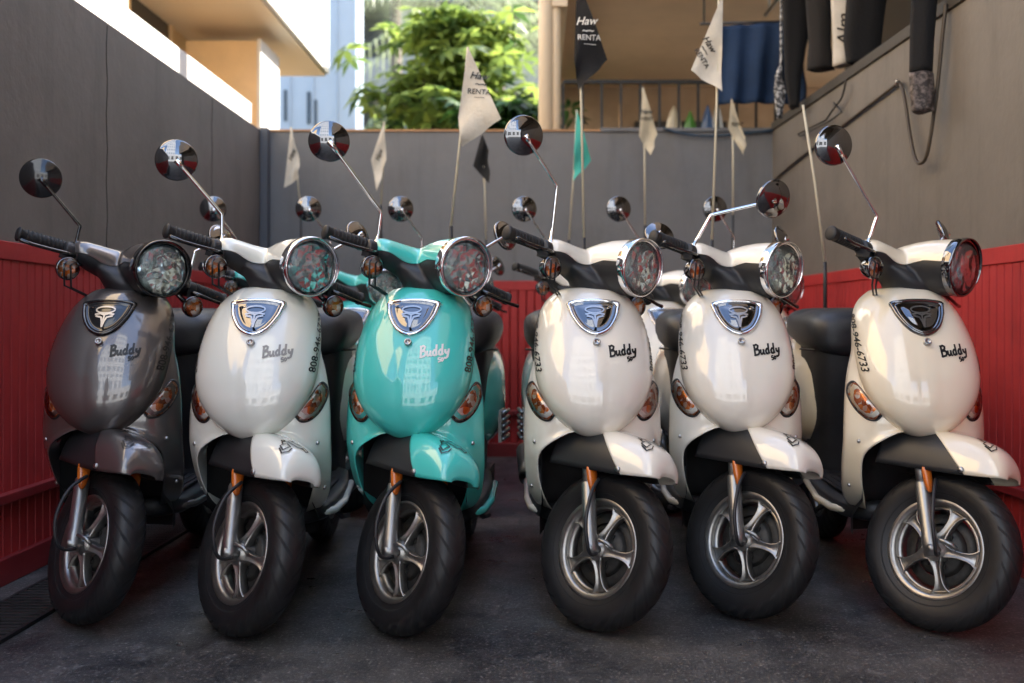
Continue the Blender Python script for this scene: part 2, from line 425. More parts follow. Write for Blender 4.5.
# --- front wheel
def wheel(mtx, front=True):
    prof = []; Rr, hw = .217, .050
    n = 18; tp = [(.132,-.033),(.140,-.036),(.150,-.0400),(.163,-.0440),(.178,-.0460),(.190,-.0445),(.200,-.0395),(.208,-.0315),(.2135,-.021),(.2165,-.010),(.217,0)]
    tp = tp+[(r, -a) for r, a in tp[-2::-1]]
    mb = MB(); N = 72; L = len(tp)
    mb.lathe(tp, 'X', N, mtx=mtx); me = mb.mesh('tire', [tirem]); mb.fix(me)
    ul = me.uv_layers.new(name='UVMap')
    inv = mtx.inverted()
    for p in me.polygons:
        us = []
        for li in p.loop_indices:
            q = inv @ me.vertices[me.loops[li].vertex_index].co
            u = math.atan2(q.z, q.y)/(2*math.pi); idx = min(range(L), key=lambda i: (tp[i][1]-q.x)**2+(tp[i][0]-math.hypot(q.y, q.z))**2)
            us.append([li, u, (idx-(L-1)/2)/((L-1)/2)])
        if max(a[1] for a in us)-min(a[1] for a in us) > .5:
            for a in us:
                if a[1] < 0: a[1] += 1
        for li, u, v in us: ul.data[li].uv = (u, v)
    hub = MB(); hub.lathe([(.0001,-.050),(.016,-.050),(.018,-.046),(.030,-.040),(.034,-.030),(.036,.02),(.034,.036),(.018,.042),(.0001,.042)], 'X', 32, mtx=mtx)
    w_i = reg('front_wheel' if front else 'rear_wheel', hub, alloy)
    T.append(dict(name='tire', mesh=me, parent=w_i, painted=False, key=None))
    rim = MB()
    rim.lathe([(.128,-.034),(.136,-.037),(.1375,-.033),(.134,-.030),(.127,-.030),(.121,-.026),(.117,-.018),(.117,.018),(.121,.026),(.127,.030),(.134,.032),(.1375,.034),(.136,.037),(.128,.034)], 'X', 64, mtx=mtx)
    rim.lathe([(.118,-.012),(.111,-.020),(.110,.020),(.118,.02)], 'X', 64, mtx=mtx)
    for k in range(5):
        rot = mtx @ Matrix.Rotation(2*math.pi*k/5+.3, 4, 'X'); rings = []
        # a spoke with two raised edges and a sunk middle, flared at both ends
        for r, hw_, x in [(.024,.021,-.040),(.034,.017,-.038),(.046,.0125,-.034),(.060,.0105,-.031),(.076,.0105,-.028),(.090,.0125,-.026),(.102,.017,-.024),(.111,.024,-.023),(.117,.030,-.022)]:
            e = min(.005, hw_*.35)
            rings.append([(x+.026, hw_*.8, r),(x+.004, hw_, r),(x, hw_-.001, r),(x, hw_-e, r),(x+.006, hw_-e-.002, r),(x+.006, -hw_+e+.002, r),(x, -hw_+e, r),(x, -hw_+.001, r),(x+.004, -hw_, r),(x+.026, -hw_*.8, r)])
        rim.loft([[Vector(p) for p in rr] for rr in rings], mtx=rot)
    reg('rim', rim, alloy, w_i)
    dr = MB(); dr.lathe([(.0001,-.006),(.062,-.006),(.066,.0),(.072,.012),(.072,.03),(.0001,.034)], 'X', 40, mtx=mtx)
    for k in range(6):
        a = 2*math.pi*k/6; dr.box(-.012,-.005,.048*math.cos(a)-.006,.048*math.cos(a)+.006,.048*math.sin(a)-.006,.048*math.sin(a)+.006, mtx=mtx)
    dr.lathe([(.074,.004),(.100,.004),(.100,.008),(.074,.008)], 'X', 40, mtx=mtx)
    reg('brake_drum', dr, drum, w_i)
wheel(STEER @ Matrix.Translation(WC))
# fork legs
for sg in (-1, 1):
    mb = MB(); x = sg*.066; lo = WC+Vector((x, -.006, 0)); hi = lo+AX*.26
    mb.tube([lo-AX*.022, lo+AX*.0, lo+AX*.03, lo+AX*.035, lo+AX*.175, lo+AX*.182], [.019, .0215, .0215, .0195, .0195, .017], 24, mtx=STEER)
    mb.tube([lo+AX*.17, hi], .0145, 16, mtx=STEER)
    mb.tube([lo+Vector((-sg*.03, -.008, .0)), lo+Vector((sg*.022, -.008, 0))], .011, 12, mtx=STEER)
    mb.tube([lo+Vector((sg*.004, -.02, .028)), lo+Vector((-sg*.01, -.045, .025)), lo+Vector((-sg*.02, -.06, .015))], .006, 8, mtx=STEER)
    reg('fork_leg', mb, forkm)
# amber reflector on each side
    if True:
        mb = MB(); c = WC+Vector((x+sg*.010, -.006, 0))+AX*.195+Vector((0,-.024,0)); rings = []
        for zz, a, b in [(-.040,.004,.003),(-.034,.009,.007),(-.008,.0165,.012),(.018,.019,.013),(.029,.018,.012),(.033,.010,.007)]:
            rings.append([c+AX*zz+Vector((a*math.cos(t), b*math.sin(t), 0)) for t in [2*math.pi*k/16 for k in range(16)]])
        mb.loft(rings, mtx=STEER); reg('reflector', mb, orange)
# front fender: one shell over the tyre; its front is painted, the part round the fork is dark plastic
zc_ = [(-.150,.450),(-.147,.466),(-.137,.489),(-.118,.510),(-.088,.525),(-.05,.533),(-.01,.537),(.05,.538),(.12,.536),(.20,.532)]
zb_ = [(-.150,.444),(-.11,.436),(-.07,.430),(-.03,.424),(.20,.408)]
hw_t = [(-.150,.032),(-.146,.047),(-.136,.060),(-.11,.072),(-.08,.080),(-.04,.088),(.0,.091),(.05,.092),(.20,.090)]
def fen(y, v, e=0):     # v -1..1 across, e grows the shell
    a = abs(v); H = lerp(hw_t, y)+e; zc, zb = lerp(zc_, y)+e, lerp(zb_, y)
    ph = a*math.pi/2; x = H*math.sin(ph)**(2/2.6); z = zb+(zc-zb)*max(0, math.cos(ph))**(2/2.3)
    return Vector((math.copysign(x, v), y, z))
def bound(v): return .105-.165*abs(v)**1.25      # seam between painted front and dark plastic
def shellobj(name, rows, mats, th=.004, **k):
    mb = MB(); mb.loft(rows, closed=False, cap=False, mtx=STEER)
    me = mb.mesh(name, mats); mb.fix(me); tmp = bpy.data.objects.new('tmp', me); C.objects.link(tmp)
    sol = tmp.modifiers.new('s', 'SOLIDIFY'); sol.thickness = th; sol.offset = 0
    bpy.context.view_layer.update()
    me2 = bpy.data.meshes.new_from_object(tmp.evaluated_get(bpy.context.evaluated_depsgraph_get())); bpy.data.objects.remove(tmp)
    return reg(name, me2, None, **k)
NU, NV = 26, 36
def row(f, e): return [[fen(f(-1+2*j/NV, i/NU), -1+2*j/NV, e) for j in range(NV+1)] for i in range(NU+1)]
fen_i = shellobj('front_fender', row(lambda v, t: -.150*(1-t**1.4)+bound(v)*t**1.4, .003), [PAINT['ivory']], painted=True)
cover_i = shellobj('fork_cover', row(lambda v, t: (bound(v)-.006)*(1-t)+.20*t, -.001), [greyp])
mb = MB(); mb.lathe([(.0001,-.004),(.007,-.004),(.008,0),(.008,.003)], 'X', 14, mtx=STEER @ Matrix.Translation((-.092,-.050,.440))); reg('cover_bolt', mb, steel, cover_i)
# steering column boot
mb = MB(); mb.tube([AP+AX*.42, AP+AX*.80], .032, 16, mtx=STEER); reg('steering_column', mb, blackp)
# little scooter drawing on the fender
def fen_xy(x, y, off=.0045):     # x across, y along
    H = lerp(hw_t, y)+.003; v = math.copysign(math.asin(min(1, abs(x)/H)**(2.6/2))/(math.pi/2), x)
    p = fen(y, v, .003); p.z += off*.8; p.x += math.copysign(off*.6, x); p.y -= off*.4
    return STEER @ p
drw = [[(-.9,-.5),(-.85,.1),(-.3,.15),(-.25,-.4),(-.9,-.5)],[(-1,-.1),(-1.05,-.7),(-.6,-.85),(-.2,-.6)],[(-.6,.2),(-.5,.55),(-.1,.5),(.1,.0),(.35,-.45),(.7,-.5)],[(.35,.75),(.5,.3),(.8,-.35),(1.05,-.75),(.75,-.9),(.6,-.5)],[(.2,.8),(.5,.7),(.6,.85)],[(-.1,.45),(.2,.55)],[(-.45,.6),(-.4,.85),(-.2,.85),(-.2,.62),(-.45,.6)]]
v2, f2 = strokes2d([[(x*.034, y*.040) for x, y in l] for l in drw], .0036)
mb = MB(); vs = []
for x, y in v2: vs.append(fen_xy(-.020+x, -.076+y*.9))
mb.add(vs, f2, 0, False); reg('scooter_drawing', mb, ink, fen_i, fix=False)
# cable
mb = MB(); pts = []
k = [(-.075,.02,.40),(-.125,-.01,.36),(-.148,-.035,.29),(-.135,-.05,.23),(-.105,-.045,.205),(-.06,-.03,.210)]
for i in range(len(k)-1):
    for q in range(4):
        p0, p1, p2, p3 = [Vector(k[max(0, min(len(k)-1, i+d))]) for d in (-1, 0, 1, 2)]; t = q/4
        pts.append(.5*((2*p1)+(p2-p0)*t+(2*p0-5*p1+4*p2-p3)*t*t+(3*p1-p0-3*p2+p3)*t**3))
mb.tube(pts, .005, 8, mtx=STEER); reg('brake_cable', mb, blackp)

# --- headset, built in the unsteered frame, voxel-joined, then split into painted top and dark bottom
HB = Vector((0, .337, 1.0))            # bar centre
HL = Vector((0, .135, 1.022))          # headlight centre (front of bezel)
hd = Vector((0, -1, -.02)).normalized()
src = MB()
rings = []
for t, r, dz in [(0,.080,0),(.06,.083,0),(.2,.083,.0),(.4,.079,.002),(.6,.070,.004),(.8,.060,.002),(1,.046,-.004),(1.15,.028,-.008)]:
    p = HL.lerp(HB+Vector((0,.03,.012)), t)+Vector((0,0,dz))
    rings.append([p+Vector((r*math.cos(a), 0, r*math.sin(a)*1.0)) for a in [2*math.pi*k/40 for k in range(40)]])
src.loft(rings)
for sg in (-1, 1):
    rings = []
    for x, ry, rz, dz, dy in [(0,.075,.060,-.004,-.02),(.05,.068,.055,-.002,-.014),(.09,.060,.048,.002,-.008),(.13,.053,.043,.006,-.006),(.165,.047,.037,.010,-.004),(.185,.038,.028,.012,0),(.195,.02,.015,.013,.002)]:
        c = HB+Vector((sg*x, dy, dz))
        rings.append([c+Vector((0, ry*math.cos(a), rz*math.sin(a))) for a in [2*math.pi*k/28 for k in range(28)]])
    src.loft(rings)
rings = []
for z, rx, ry, yy in [(-.100,.058,.055,-.035),(-.075,.078,.075,-.04),(-.048,.104,.085,-.042),(-.022,.124,.078,-.035),(.0,.125,.055,-.02)]:
    c = HB+Vector((0, yy+z*.3, z)); rings.append([c+Vector((rx*math.cos(a), ry*math.sin(a), 0)) for a in [2*math.pi*k/32 for k in range(32)]])
src.loft(rings)
me = src.mesh('h', [blackp]); src.fix(me); tmp = bpy.data.objects.new('tmp', me); C.objects.link(tmp)
rm = tmp.modifiers.new('r', 'REMESH'); rm.mode = 'VOXEL'; rm.voxel_size = .0042; rm.use_smooth_shade = True
sm = tmp.modifiers.new('s', 'SMOOTH'); sm.factor = .6; sm.iterations = 14
bpy.context.view_layer.update()
hm = bpy.data.meshes.new_from_object(tmp.evaluated_get(bpy.context.evaluated_depsgraph_get())); bpy.data.objects.remove(tmp)
def seam(p):         # height of the seam between painted top and dark bottom
    x, y = abs(p.x), p.y-HB.y
    s = -.010+.004*min(1, x/.16)**1.2
    s += (.040)*min(1, max(0, (-y+.01)/.14)) - .018*math.exp(-((x-.10)/.045)**2)
    s -= 0
    return HB.z+s
def half(top):
    bm = bmesh.new(); bm.from_mesh(hm)
    off = {}
    for v in bm.verts: v.co.z -= seam(v.co)
    bmesh.ops.bisect_plane(bm, geom=bm.verts[:]+bm.edges[:]+bm.faces[:], plane_co=(0,0,0 if top else -.0012), plane_no=(0,0,1), clear_inner=top, clear_outer=not top)
    # open the front for the lamp
    for v in bm.verts:
        v.co.z += seam(v.co)
    if top:
        for v in bm.verts:
            pass
    bm.normal_update()
    if top:
        for v in bm.verts: v.co += v.normal*.0015
    bmesh.ops.bisect_plane(bm, geom=bm.verts[:]+bm.edges[:]+bm.faces[:], plane_co=HL+Vector((0,.004,0)), plane_no=(0,-1,0), clear_outer=True)
    bmesh.ops.transform(bm, matrix=STEER, verts=bm.verts)
    me = bpy.data.meshes.new('headset'); bm.to_mesh(me); bm.free()
    for p in me.polygons: p.use_smooth = True
    return me
mt = half(True); mt.materials.append(PAINT['ivory']); reg('handlebar_cover', mt, None, painted=True)
mt = half(False); mt.materials.clear(); mt.materials.append(blackp); reg('headset_shell', mt, None)
# headlight
HM = STEER @ Matrix.Translation(HL)
mb = MB(); mb.lathe([(.0795,.020),(.0835,.010),(.0850,-.004),(.0845,-.012),(.0815,-.0155),(.0785,-.014),(.0765,-.006)], 'Y', 64, mtx=HM)
hl_i = reg('headlight', mb, chrome, key='bezel')
mb = MB()
for ri in range(9):
    pass
random.seed(3)
prof = [(.077,-.006),(.072,.006),(.066,.017),(.059,.027),(.051,.035),(.042,.042),(.032,.048),(.016,.052)]
n = 26; rr = []
for i, (r, a) in enumerate(prof):
    rr.append([(r*math.cos(2*math.pi*(k+.5*(i%2))/n), a+random.uniform(-.0035, .0035), r*math.sin(2*math.pi*(k+.5*(i%2))/n)) for k in range(n)])
mb.loft([[Vector(p) for p in r] for r in rr], cap=True, smooth=False, mtx=HM)
mb.lathe([(.0001,-.004),(.011,-.003),(.015,.004),(.0155,.016),(.011,.024),(.011,.045)], 'Y', 20, mtx=HM)
reg('headlight_reflector', mb, reflm, hl_i, fix=True)
mb = MB(); mb.lathe([(.0775,-.010),(.072,-.019),(.060,-.026),(.045,-.032),(.025,-.036),(.0001,-.0375)], 'Y', 48, mtx=HM); reg('headlight_lens', mb, lensm, hl_i)
# hood (painted peak over the lamp)
mb = MB(); rings = []
for a_ in range(0, 25):
    a = R(200)-R(220)*a_/24.0; e = math.sin(math.pi*a_/24)**.5
    c, s_ = math.cos(a), math.sin(a)
    r1, r2 = .087, .0895
    L_ = .010+.014*e
    rings.append([Vector((r1*c, .014, r1*s_)), Vector((r2*c, .012, r2*s_)), Vector(((r2+.001)*c, -L_*.5, (r2+.001)*s_)), Vector(((r2-.001)*c, -L_, (r2-.001)*s_)), Vector(((r1-.001)*c, -L_, (r1-.001)*s_)), Vector((r1*c, -L_*.4, r1*s_))])
mb.loft(rings, mtx=HM); reg('headlight_hood', mb, chrome, hl_i, key='bezel')
# bars: grips, levers, indicators
for sg in (-1, 1):
    mb = MB(); b0 = HB+Vector((sg*.185, .004, .014)); b1 = HB+Vector((sg*.345, .022, .008)); d = (b1-b0).normalized()
    pts = [b0.lerp(b1, t) for t in (0,.04,.08,.1,.2,.4,.6,.8,.93,.935,.975,1)]
    mb.tube(pts, [.022,.022,.021,.017,.0175,.018,.0182,.0182,.0182,.0215,.0215,.016], 20, mtx=STEER)
    for q in range(9):
        c = b0.lerp(b1, .22+q*.075); mb.tube([c-d*.002, c+d*.002], .0200, 16, mtx=STEER)
    reg('grip', mb, blackg if False else rubber)
    mb = MB(); s0 = HB+Vector((sg*.188, -.004, .006))
    mb.lathe([(.0001,-.018),(.022,-.018),(.025,-.012),(.025,.012),(.022,.018),(.0001,.018)], 'X', 20, mtx=STEER @ Matrix.Translation(s0+Vector((sg*.01, 0, 0))))
    mb.box(s0.x-.018+sg*.012, s0.x+.018+sg*.012, s0.y-.035, s0.y+.01, s0.z-.028, s0.z-.002, mtx=STEER)
    reg('switch_housing', mb, blackp)
    mb = MB(); a0 = s0+Vector((sg*.005, -.035, -.012))
    mb.tube([a0, a0+Vector((sg*.03,-.014,-.002)), a0+Vector((sg*.07,-.012,-.004)), a0+Vector((sg*.12,-.004,-.006)), a0+Vector((sg*.155,.002,-.004)), a0+Vector((sg*.158,.002,-.004))], [.008,.0065,.0055,.0055,.0065,.003], 10, mtx=STEER)
    reg('brake_lever', mb, blackg)
    mb = MB(); ic = HB+Vector((sg*.205, -.055, -.050))
    IM = STEER @ Matrix.Translation(ic)
    mb.lathe([(.0001,.040),(.014,.038),(.026,.026),(.033,.008),(.0345,-.002),(.033,-.006),(.030,-.006)], 'Y', 32, mtx=IM)
    mb.tube([ic+Vector((0,.02,0)), ic+Vector((-sg*.03,.035,.018)), HB+Vector((sg*.14,-.02,-.01))], .008, 8, mtx=STEER)
    i_i = reg('indicator', mb, dchrome)
    mb = MB(); mb.lathe([(.030,-.006),(.022,-.002),(.012,.002),(.0001,.004)], 'Y', 24, mtx=IM, smooth=False); reg('indicator_bulb', mb, sigm, i_i)
    mb = MB(); mb.lathe([(.031,-.006),(.028,-.014),(.018,-.020),(.0001,-.022)], 'Y', 32, mtx=IM); reg('indicator_lens', mb, lensm, i_i)
# indicator cables
for q, col in ((0, 0), (1, 0)):
    mb = MB(); x0 = -.17-.02*q
    mb.tube([STEER @ (HB+Vector((x0, -.02, -.01))), STEER @ (HB+Vector((x0-.035, -.07, -.04))), STEER @ (HB+Vector((x0-.01, -.06, -.10))), STEER @ (HB+Vector((x0+.07, -.02, -.11))), STEER @ (HB+Vector((x0+.13, 0, -.10)))], .003, 6); reg('control_cable', mb, blackp)
# mirror (template, fields replaced per scooter)
def mirror_mb(base, bend, c, nrm, r=.056):
    st = MB(); st.tube([base-Vector((0,0,.012)), base, base+Vector((0,0,.001)), base.lerp(bend,.25), bend.lerp(base,.08)+Vector((0,0,0)), bend, bend.lerp(c,.08), c.lerp(bend,.1), c], [.011,.011,.0055,.0052,.0052,.0052,.0052,.005,.005], 10)
    st.tube([c.lerp(bend,.16), c+(nrm*.004)], [.007,.009], 10)
    q = nrm.to_track_quat('Z', 'Y').to_matrix().to_4x4(); M_ = Matrix.Translation(c) @ q
    dk = MB(); dk.lathe([(.0001,.004),(r*.15,.0038),(r*.35,.0026),(r*.6,-.0012),(r*.8,-.0055),(r*.93,-.0095),(r*.97,-.0098),(r*1.01,-.013),(r*1.01,-.019),(r*.96,-.0205),(r*.93,-.019),(.0001,-.018)], 'Z', 40, mtx=M_)
    return st, dk
# --- floorboard, body, seat, tail
mb = MB(); rings = []
for y, hx, zt, zb in [(.26,.10,.30,.245),(.30,.145,.300,.235),(.40,.160,.290,.225),(.60,.166,.290,.225),(.75,.168,.300,.23),(.86,.150,.33,.25)]:
    rings.append([Vector(p) for p in sell(0, (zt+zb)/2, hx, (zt-zb)/2, y, 28, 4)])
mb.loft(rings); fl_i = reg('floorboard', mb, greyp)
for sg in (-1, 1):
    mb = MB(); mb.tube([(sg*.135,.33,.262),(sg*.166,.46,.250),(sg*.172,.62,.250),(sg*.166,.80,.28)], .012, 10)
    reg('floor_trim', mb, PAINT['ivory'], fl_i, painted=True)
mb = MB(); mb.box(-.13,.13,.33,.80,.295,.301)
for q in range(9): mb.box(-.12+q*.028,-.108+q*.028,.35,.78,.301,.305)
reg('floor_mat', mb, rubber, fl_i)
mb = MB(); rings = []
for z, hx, yf in [(.29,.115,.80),(.40,.118,.79),(.50,.122,.765),(.60,.130,.74),(.68,.138,.728),(.775,.142,.724)]:
    rings.append([Vector((-hx,1.0,z)), Vector((-hx,yf+.09,z)), Vector((-hx*.93,yf+.035,z)), Vector((-hx*.7,yf+.008,z)), Vector((0,yf,z)), Vector((hx*.7,yf+.008,z)), Vector((hx*.93,yf+.035,z)), Vector((hx,yf+.09,z)), Vector((hx,1.0,z))])
mb.loft(rings, closed=False, cap=False); reg('seat_pedestal', mb, blackp)
mb = MB(); rings = []
for y, hx, zt, zb in [(.82,.120,.755,.46),(.86,.140,.760,.42),(.95,.163,.765,.38),(1.10,.175,.775,.37),(1.25,.160,.79,.42),(1.36,.125,.80,.52),(1.41,.085,.80,.62),(1.425,.04,.795,.70)]:
    rings.append([Vector(p) for p in sell(0, (zt+zb)/2, hx, (zt-zb)/2, y, 36, 2.9)])
mb.loft(rings); body_i = reg('rear_body', mb, PAINT['ivory'], painted=True)
for sg in (-1, 1):
    mb = MB()
    mb.box(sg*.166-.006, sg*.166+.006, .98, 1.14, .40, .52)
    for q in range(5): mb.tube([(sg*.178,.98,.412+q*.024),(sg*.183,1.14,.412+q*.024)], .0075, 8)
    reg('side_vent', mb, steel, body_i)
mb = MB(); rings = []
for y, hx, zt, zb in [(.700,.070,.815,.755),(.706,.112,.845,.735),(.722,.140,.868,.725),(.76,.155,.884,.72),(.82,.163,.892,.72),(.90,.168,.896,.725),(1.0,.169,.895,.735),(1.08,.166,.886,.757),(1.12,.165,.895,.757),(1.20,.152,.900,.765),(1.30,.120,.895,.775),(1.36,.075,.875,.79),(1.37,.04,.85,.80)]:
    rings.append([Vector(p) for p in sell(0, (zt+zb)/2, hx, (zt-zb)/2, y, 40, 3.0)])
mb.loft(rings)
seat_i = reg('seat', mb, vinyl)
mb = MB()
pts = []
for sg in (-1,):
    for k_ in range(25):
        a = math.pi*k_/24; pts.append((-.168*math.cos(a)*.985, .90-.195*math.sin(a), .745))
mb.tube(pts, .004, 6); reg('seat_piping', mb, rubber, seat_i)
wheel(Matrix.Translation((0, 1.19, .217)), False)
mb = MB(); rings = []
mb.tube([(-.02,1.02,.24),(-.12,1.02,.26),(-.14,1.12,.25),(-.145,1.40,.31)], [.014,.016,.045,.04], 16); mb.tube([(-.145,1.40,.31),(-.145,1.45,.32)], .012, 10)
reg('exhaust', mb, steel)
mb = MB(); mb.box(.05,.12,.86,1.24,.19,.29)
for sg in (-1, 1): mb.tube([(sg*.07,.86,.20),(sg*.10,1.02,.12),(sg*.11,1.10,.11)], .010, 8)
reg('center_stand', mb, blackp)
mb = MB()
for sg in (-1, 1): mb.tube([(sg*.10,1.20,.79),(sg*.13,1.30,.84),(sg*.11,1.42,.86),(0,1.47,.862)], .008, 8)
mb.tube([(-.12,1.36,.85),(.12,1.36,.85)], .007, 8)
reg('grab_rail', mb, chrome)
mb = MB(); mb.tube([(0,1.42,.70),(0,1.445,.70)], [.035,.028], 20); reg('tail_light', mb, mat('red_lens', (.5,.01,.01), .15, coat=1))
mb = MB(); rings = []
mb.box(-.07,.07,1.40,1.415,.42,.56); mb.box(-.055,.055,1.39,1.41,.56,.66); reg('rear_mudguard', mb, blackp)

_pc = {}
def paintmesh(me, col):
    k = (me.name, col)
    if k not in _pc:
        m2 = me.copy(); m2.materials.clear(); m2.materials.append(PAINT[col]); _pc[k] = m2
    return _pc[k]
def swapmesh(me, m, tag_):
    k = (me.name, tag_)
    if k not in _pc:
        m2 = me.copy(); m2.materials.clear(); m2.materials.append(m); _pc[k] = m2
    return _pc[k]

def patch(quad, wave=.01, n=18, m=12, seed=0, y0_=None):
    # quad: four 3-D corners A (hoist top), B (fly), C (fly low), D (hoist low); returns surface function
    A, B_, Cc, D = quad
    rnd = random.Random(seed); a1, a2 = rnd.uniform(0, 6), rnd.uniform(0, 6)
    def f(u, v, off=0):
        p = A.lerp(B_, u).lerp(D.lerp(Cc, u), v)
        y = wave*math.sin(u*5.5+v*2+a1)*(.3+u)+wave*.6*math.sin(v*7+a2+u*3)*u
        return p+Vector((wave*.3*math.sin(v*9+a2)*u, y-off, 0))
    return f
flagmats = {}
def cloth(name, col, r=.85):
    if name not in flagmats:
        m = mat(name, col, r, nz=.08, nscale=14, bump=.25, bscale=90)
        flagmats[name] = m
    return flagmats[name]
def make_scooter(label, loc, col, yaw=0, mirror=None, left=None, flag=None, letter=None, badge=None, bezel=None, group=''):
    root = thing('motor_scooter', label, 'scooter', loc, group); root.rotation_euler.z = yaw
    objs = []
    for t in T:
        me = paintmesh(t['mesh'], col) if t['painted'] else t['mesh']
        if t['key'] == 'letter' and letter: me = swapmesh(me, letter, letter.name)
        if t['key'] == 'badge' and badge: me = swapmesh(me, badge, badge.name)
        if t['key'] == 'bezel' and bezel: me = swapmesh(me, bezel, bezel.name)
        o = bpy.data.objects.new(t['name'], me); C.objects.link(o)
        o.parent = objs[t['parent']] if t['parent'] is not None else root
        objs.append(o)
    Rz = Matrix.Rotation(-yaw, 3, 'Z'); L = Vector(loc)
    def loc_(p): return Rz @ (Vector(p)-L)
    def addmirror(base, bend, c, nrm, r, mt_):
        st, dk = mirror_mb(base, bend, c, nrm.normalized(), r)
        s_ = st.obj('mirror_stalk', mt_, root); d_ = dk.obj('mirror', mt_ if mt_ is not chrome else mirrorm, s_)
        s_.name = 'rear_view_mirror'; d_.name = 'mirror_head'
    base = STEER @ (HB+Vector((-.186, -.004, .035)))
    dy = base.y-.03
    if mirror:
        (mx, my), (bx, by), nr, mt_ = mirror
        Yb = loc[1]+base.y; c = loc_(P(mx, my, Yb-.05)); bend = loc_(P(bx, by, Yb)); addmirror(base, bend, c, nr, .0585, mt_)
    else:
        addmirror(base, Vector((-.115, base.y-.01, 1.235)), Vector((-.205, base.y-.06, 1.365)), Vector((.25,-1,-.05)), .0585, chrome)
    base = STEER @ (HB+Vector((.186, -.004, .035)))
    lb = left or ((.235, .56, 1.13), Vector((.75, -.5, .3)))
    addmirror(base, base+Vector((.02, .01, .09)), Vector(lb[0]), lb[1], .05, chrome)
    if flag:
        Yf = flag['Y']; p0 = loc_(P(*flag['pole'][0], Yf)); p1 = loc_(P(*flag['pole'][1], Yf))
        low = Vector((max(-.11, min(.11, p1.x)), Yf-L.y, .80))
        mb = MB(); mb.tube([low-Vector((0,0,.06)), low.lerp(p1, .7), p1], [.0085,.0085,.0075], 8, mi=1); mb.tube([p1, p1.lerp(p0, .5)+Vector((.004,0,0)), p0], .0052, 8)
        mb.box(low.x-.02, low.x+.02, low.y-.07, low.y+.02, low.z-.04, low.z-.01, mi=1)
        po = mb.obj('flag_pole', [polem, blackp], root)
        if flag.get('quad'):
            q = [loc_(P(x, y, Yf-.02)) for x, y in flag['quad']]
            fn = patch(q, flag.get('wave', .014), seed=int(flag['quad'][0][0])); mb = MB()
            mb.loft([[fn(i/24, j/18) for j in range(19)] for i in range(25)], closed=False, cap=False)
            grid = [fn(i/50, j/50) for i in range(51) for j in range(51)]
            for body, cx, cy, sz, sh, rot in flag.get('text', ()):
                tv, tf = text2d(body, sz, sh, .012); vs = []
                for x, y in tv:
                    p = loc_(P(cx+x*math.cos(rot)-y*math.sin(rot), cy-(x*math.sin(rot)+y*math.cos(rot)), Yf-.02))
                    g = min(grid, key=lambda q: (q.x-p.x)**2+(q.z-p.z)**2); vs.append(Vector((p.x, g.y-.004, p.z)))
                mb.add(vs, tf, 1, False)
            fo = mb.obj('flag', [flag['mat'], flag.get('ink', ink)], po, fix=False)
    return root
greyink = mat('faded_grey_ink', (.30, .30, .29), .4)
polem = mat('fibreglass_pole', (.62, .58, .45), .4)
white_f = cloth('flag_white', (.66, .62, .53)); black_f = cloth('flag_black', (.007, .007, .008)); teal_f = cloth('flag_teal', (.06, .42, .36)); cream_f = cloth('flag_cream', (.55, .49, .36))
G1 = 'scooters parked side by side in the front row'; G2 = 'scooters parked nose out in the back row'
whiteink = mat('white_ink', (.75, .75, .72), .6)
nf = Vector((.25, -1, -.1))
FR = [
 dict(label='charcoal grey metallic scooter at the left end of the front row, by the red boards', loc=(-1.256, 2.81, 0), yaw=R(4), col='charcoal', mirror=((40,178),(80,226),nf,blackg), badge=blackg, bezel=blackg),
 dict(label='pearl white front row scooter with faded grey lettering, between the charcoal and turquoise ones', loc=(-.790, 2.70, 0), yaw=R(2), col='pearl', mirror=((176,160),(222,214),nf,chrome), letter=greyink),
 dict(label='turquoise scooter in the front row with silver lettering and a white pennant', loc=(-.362, 2.71, 0), yaw=R(-3.5), col='teal', mirror=((329,141),(381,212),nf,chrome), letter=silverink,
      flag=dict(Y=4.12, pole=((468,47),(451,226)), quad=((468,47),(501,120),(463,146),(458,118)), mat=white_f, text=[('Haw',479,76,10,.3,-.1),('~~',481,84,10,0,-.1),('RENTA',479,92,7.5,0,-.1),('___',480,95,7,0,-.1)])),
 dict(label='ivory front row scooter with a black pennant, right of the turquoise one', loc=(.172, 2.75, 0), yaw=R(3), col='ivory', mirror=((525,135),(557,186),nf,chrome), left=((.262,.52,1.135),Vector((.2,-.9,.5))),
      flag=dict(Y=4.16, pole=((577,-22),(584,238)), quad=((577,-22),(609,58),(578,90),(574,60)), mat=black_f, ink=whiteink, text=[('Haw',586,22,11,.3,0),('~~',588,31,10,0,0),('RENTA',589,38,7.5,0,0),('___',590,41,8,0,0)])),
 dict(label='ivory scooter with its mirror swung out sideways, second from the right in the front row', loc=(.597, 2.865, 0), yaw=R(-2), col='ivory', mirror=((776,200),(711,215),Vector((.45,-1,-.35)),chrome),
      flag=dict(Y=4.27, pole=((719,-8),(712,240)), quad=((723,-6),(690,70),(722,93),(722,50)), mat=white_f, text=[('Haw',709,44,9,.3,-1.0),('~~',705,50,9,0,-1.0),('RENTA',702,58,7,0,-1.0)])),
 dict(label='cream scooter at the right end of the front row with a bare pole', loc=(1.095, 2.745, 0), yaw=R(-2), col='cream', mirror=((836,145),(877,216),nf,chrome), badge=dchrome, bezel=dchrome, left=((.215,.50,1.13),Vector((.9,-.25,.3))),
      flag=dict(Y=4.15, pole=((803,105),(825,262)))),
]
for a in FR: make_scooter(group=G1, **a)
BKY = 4.44
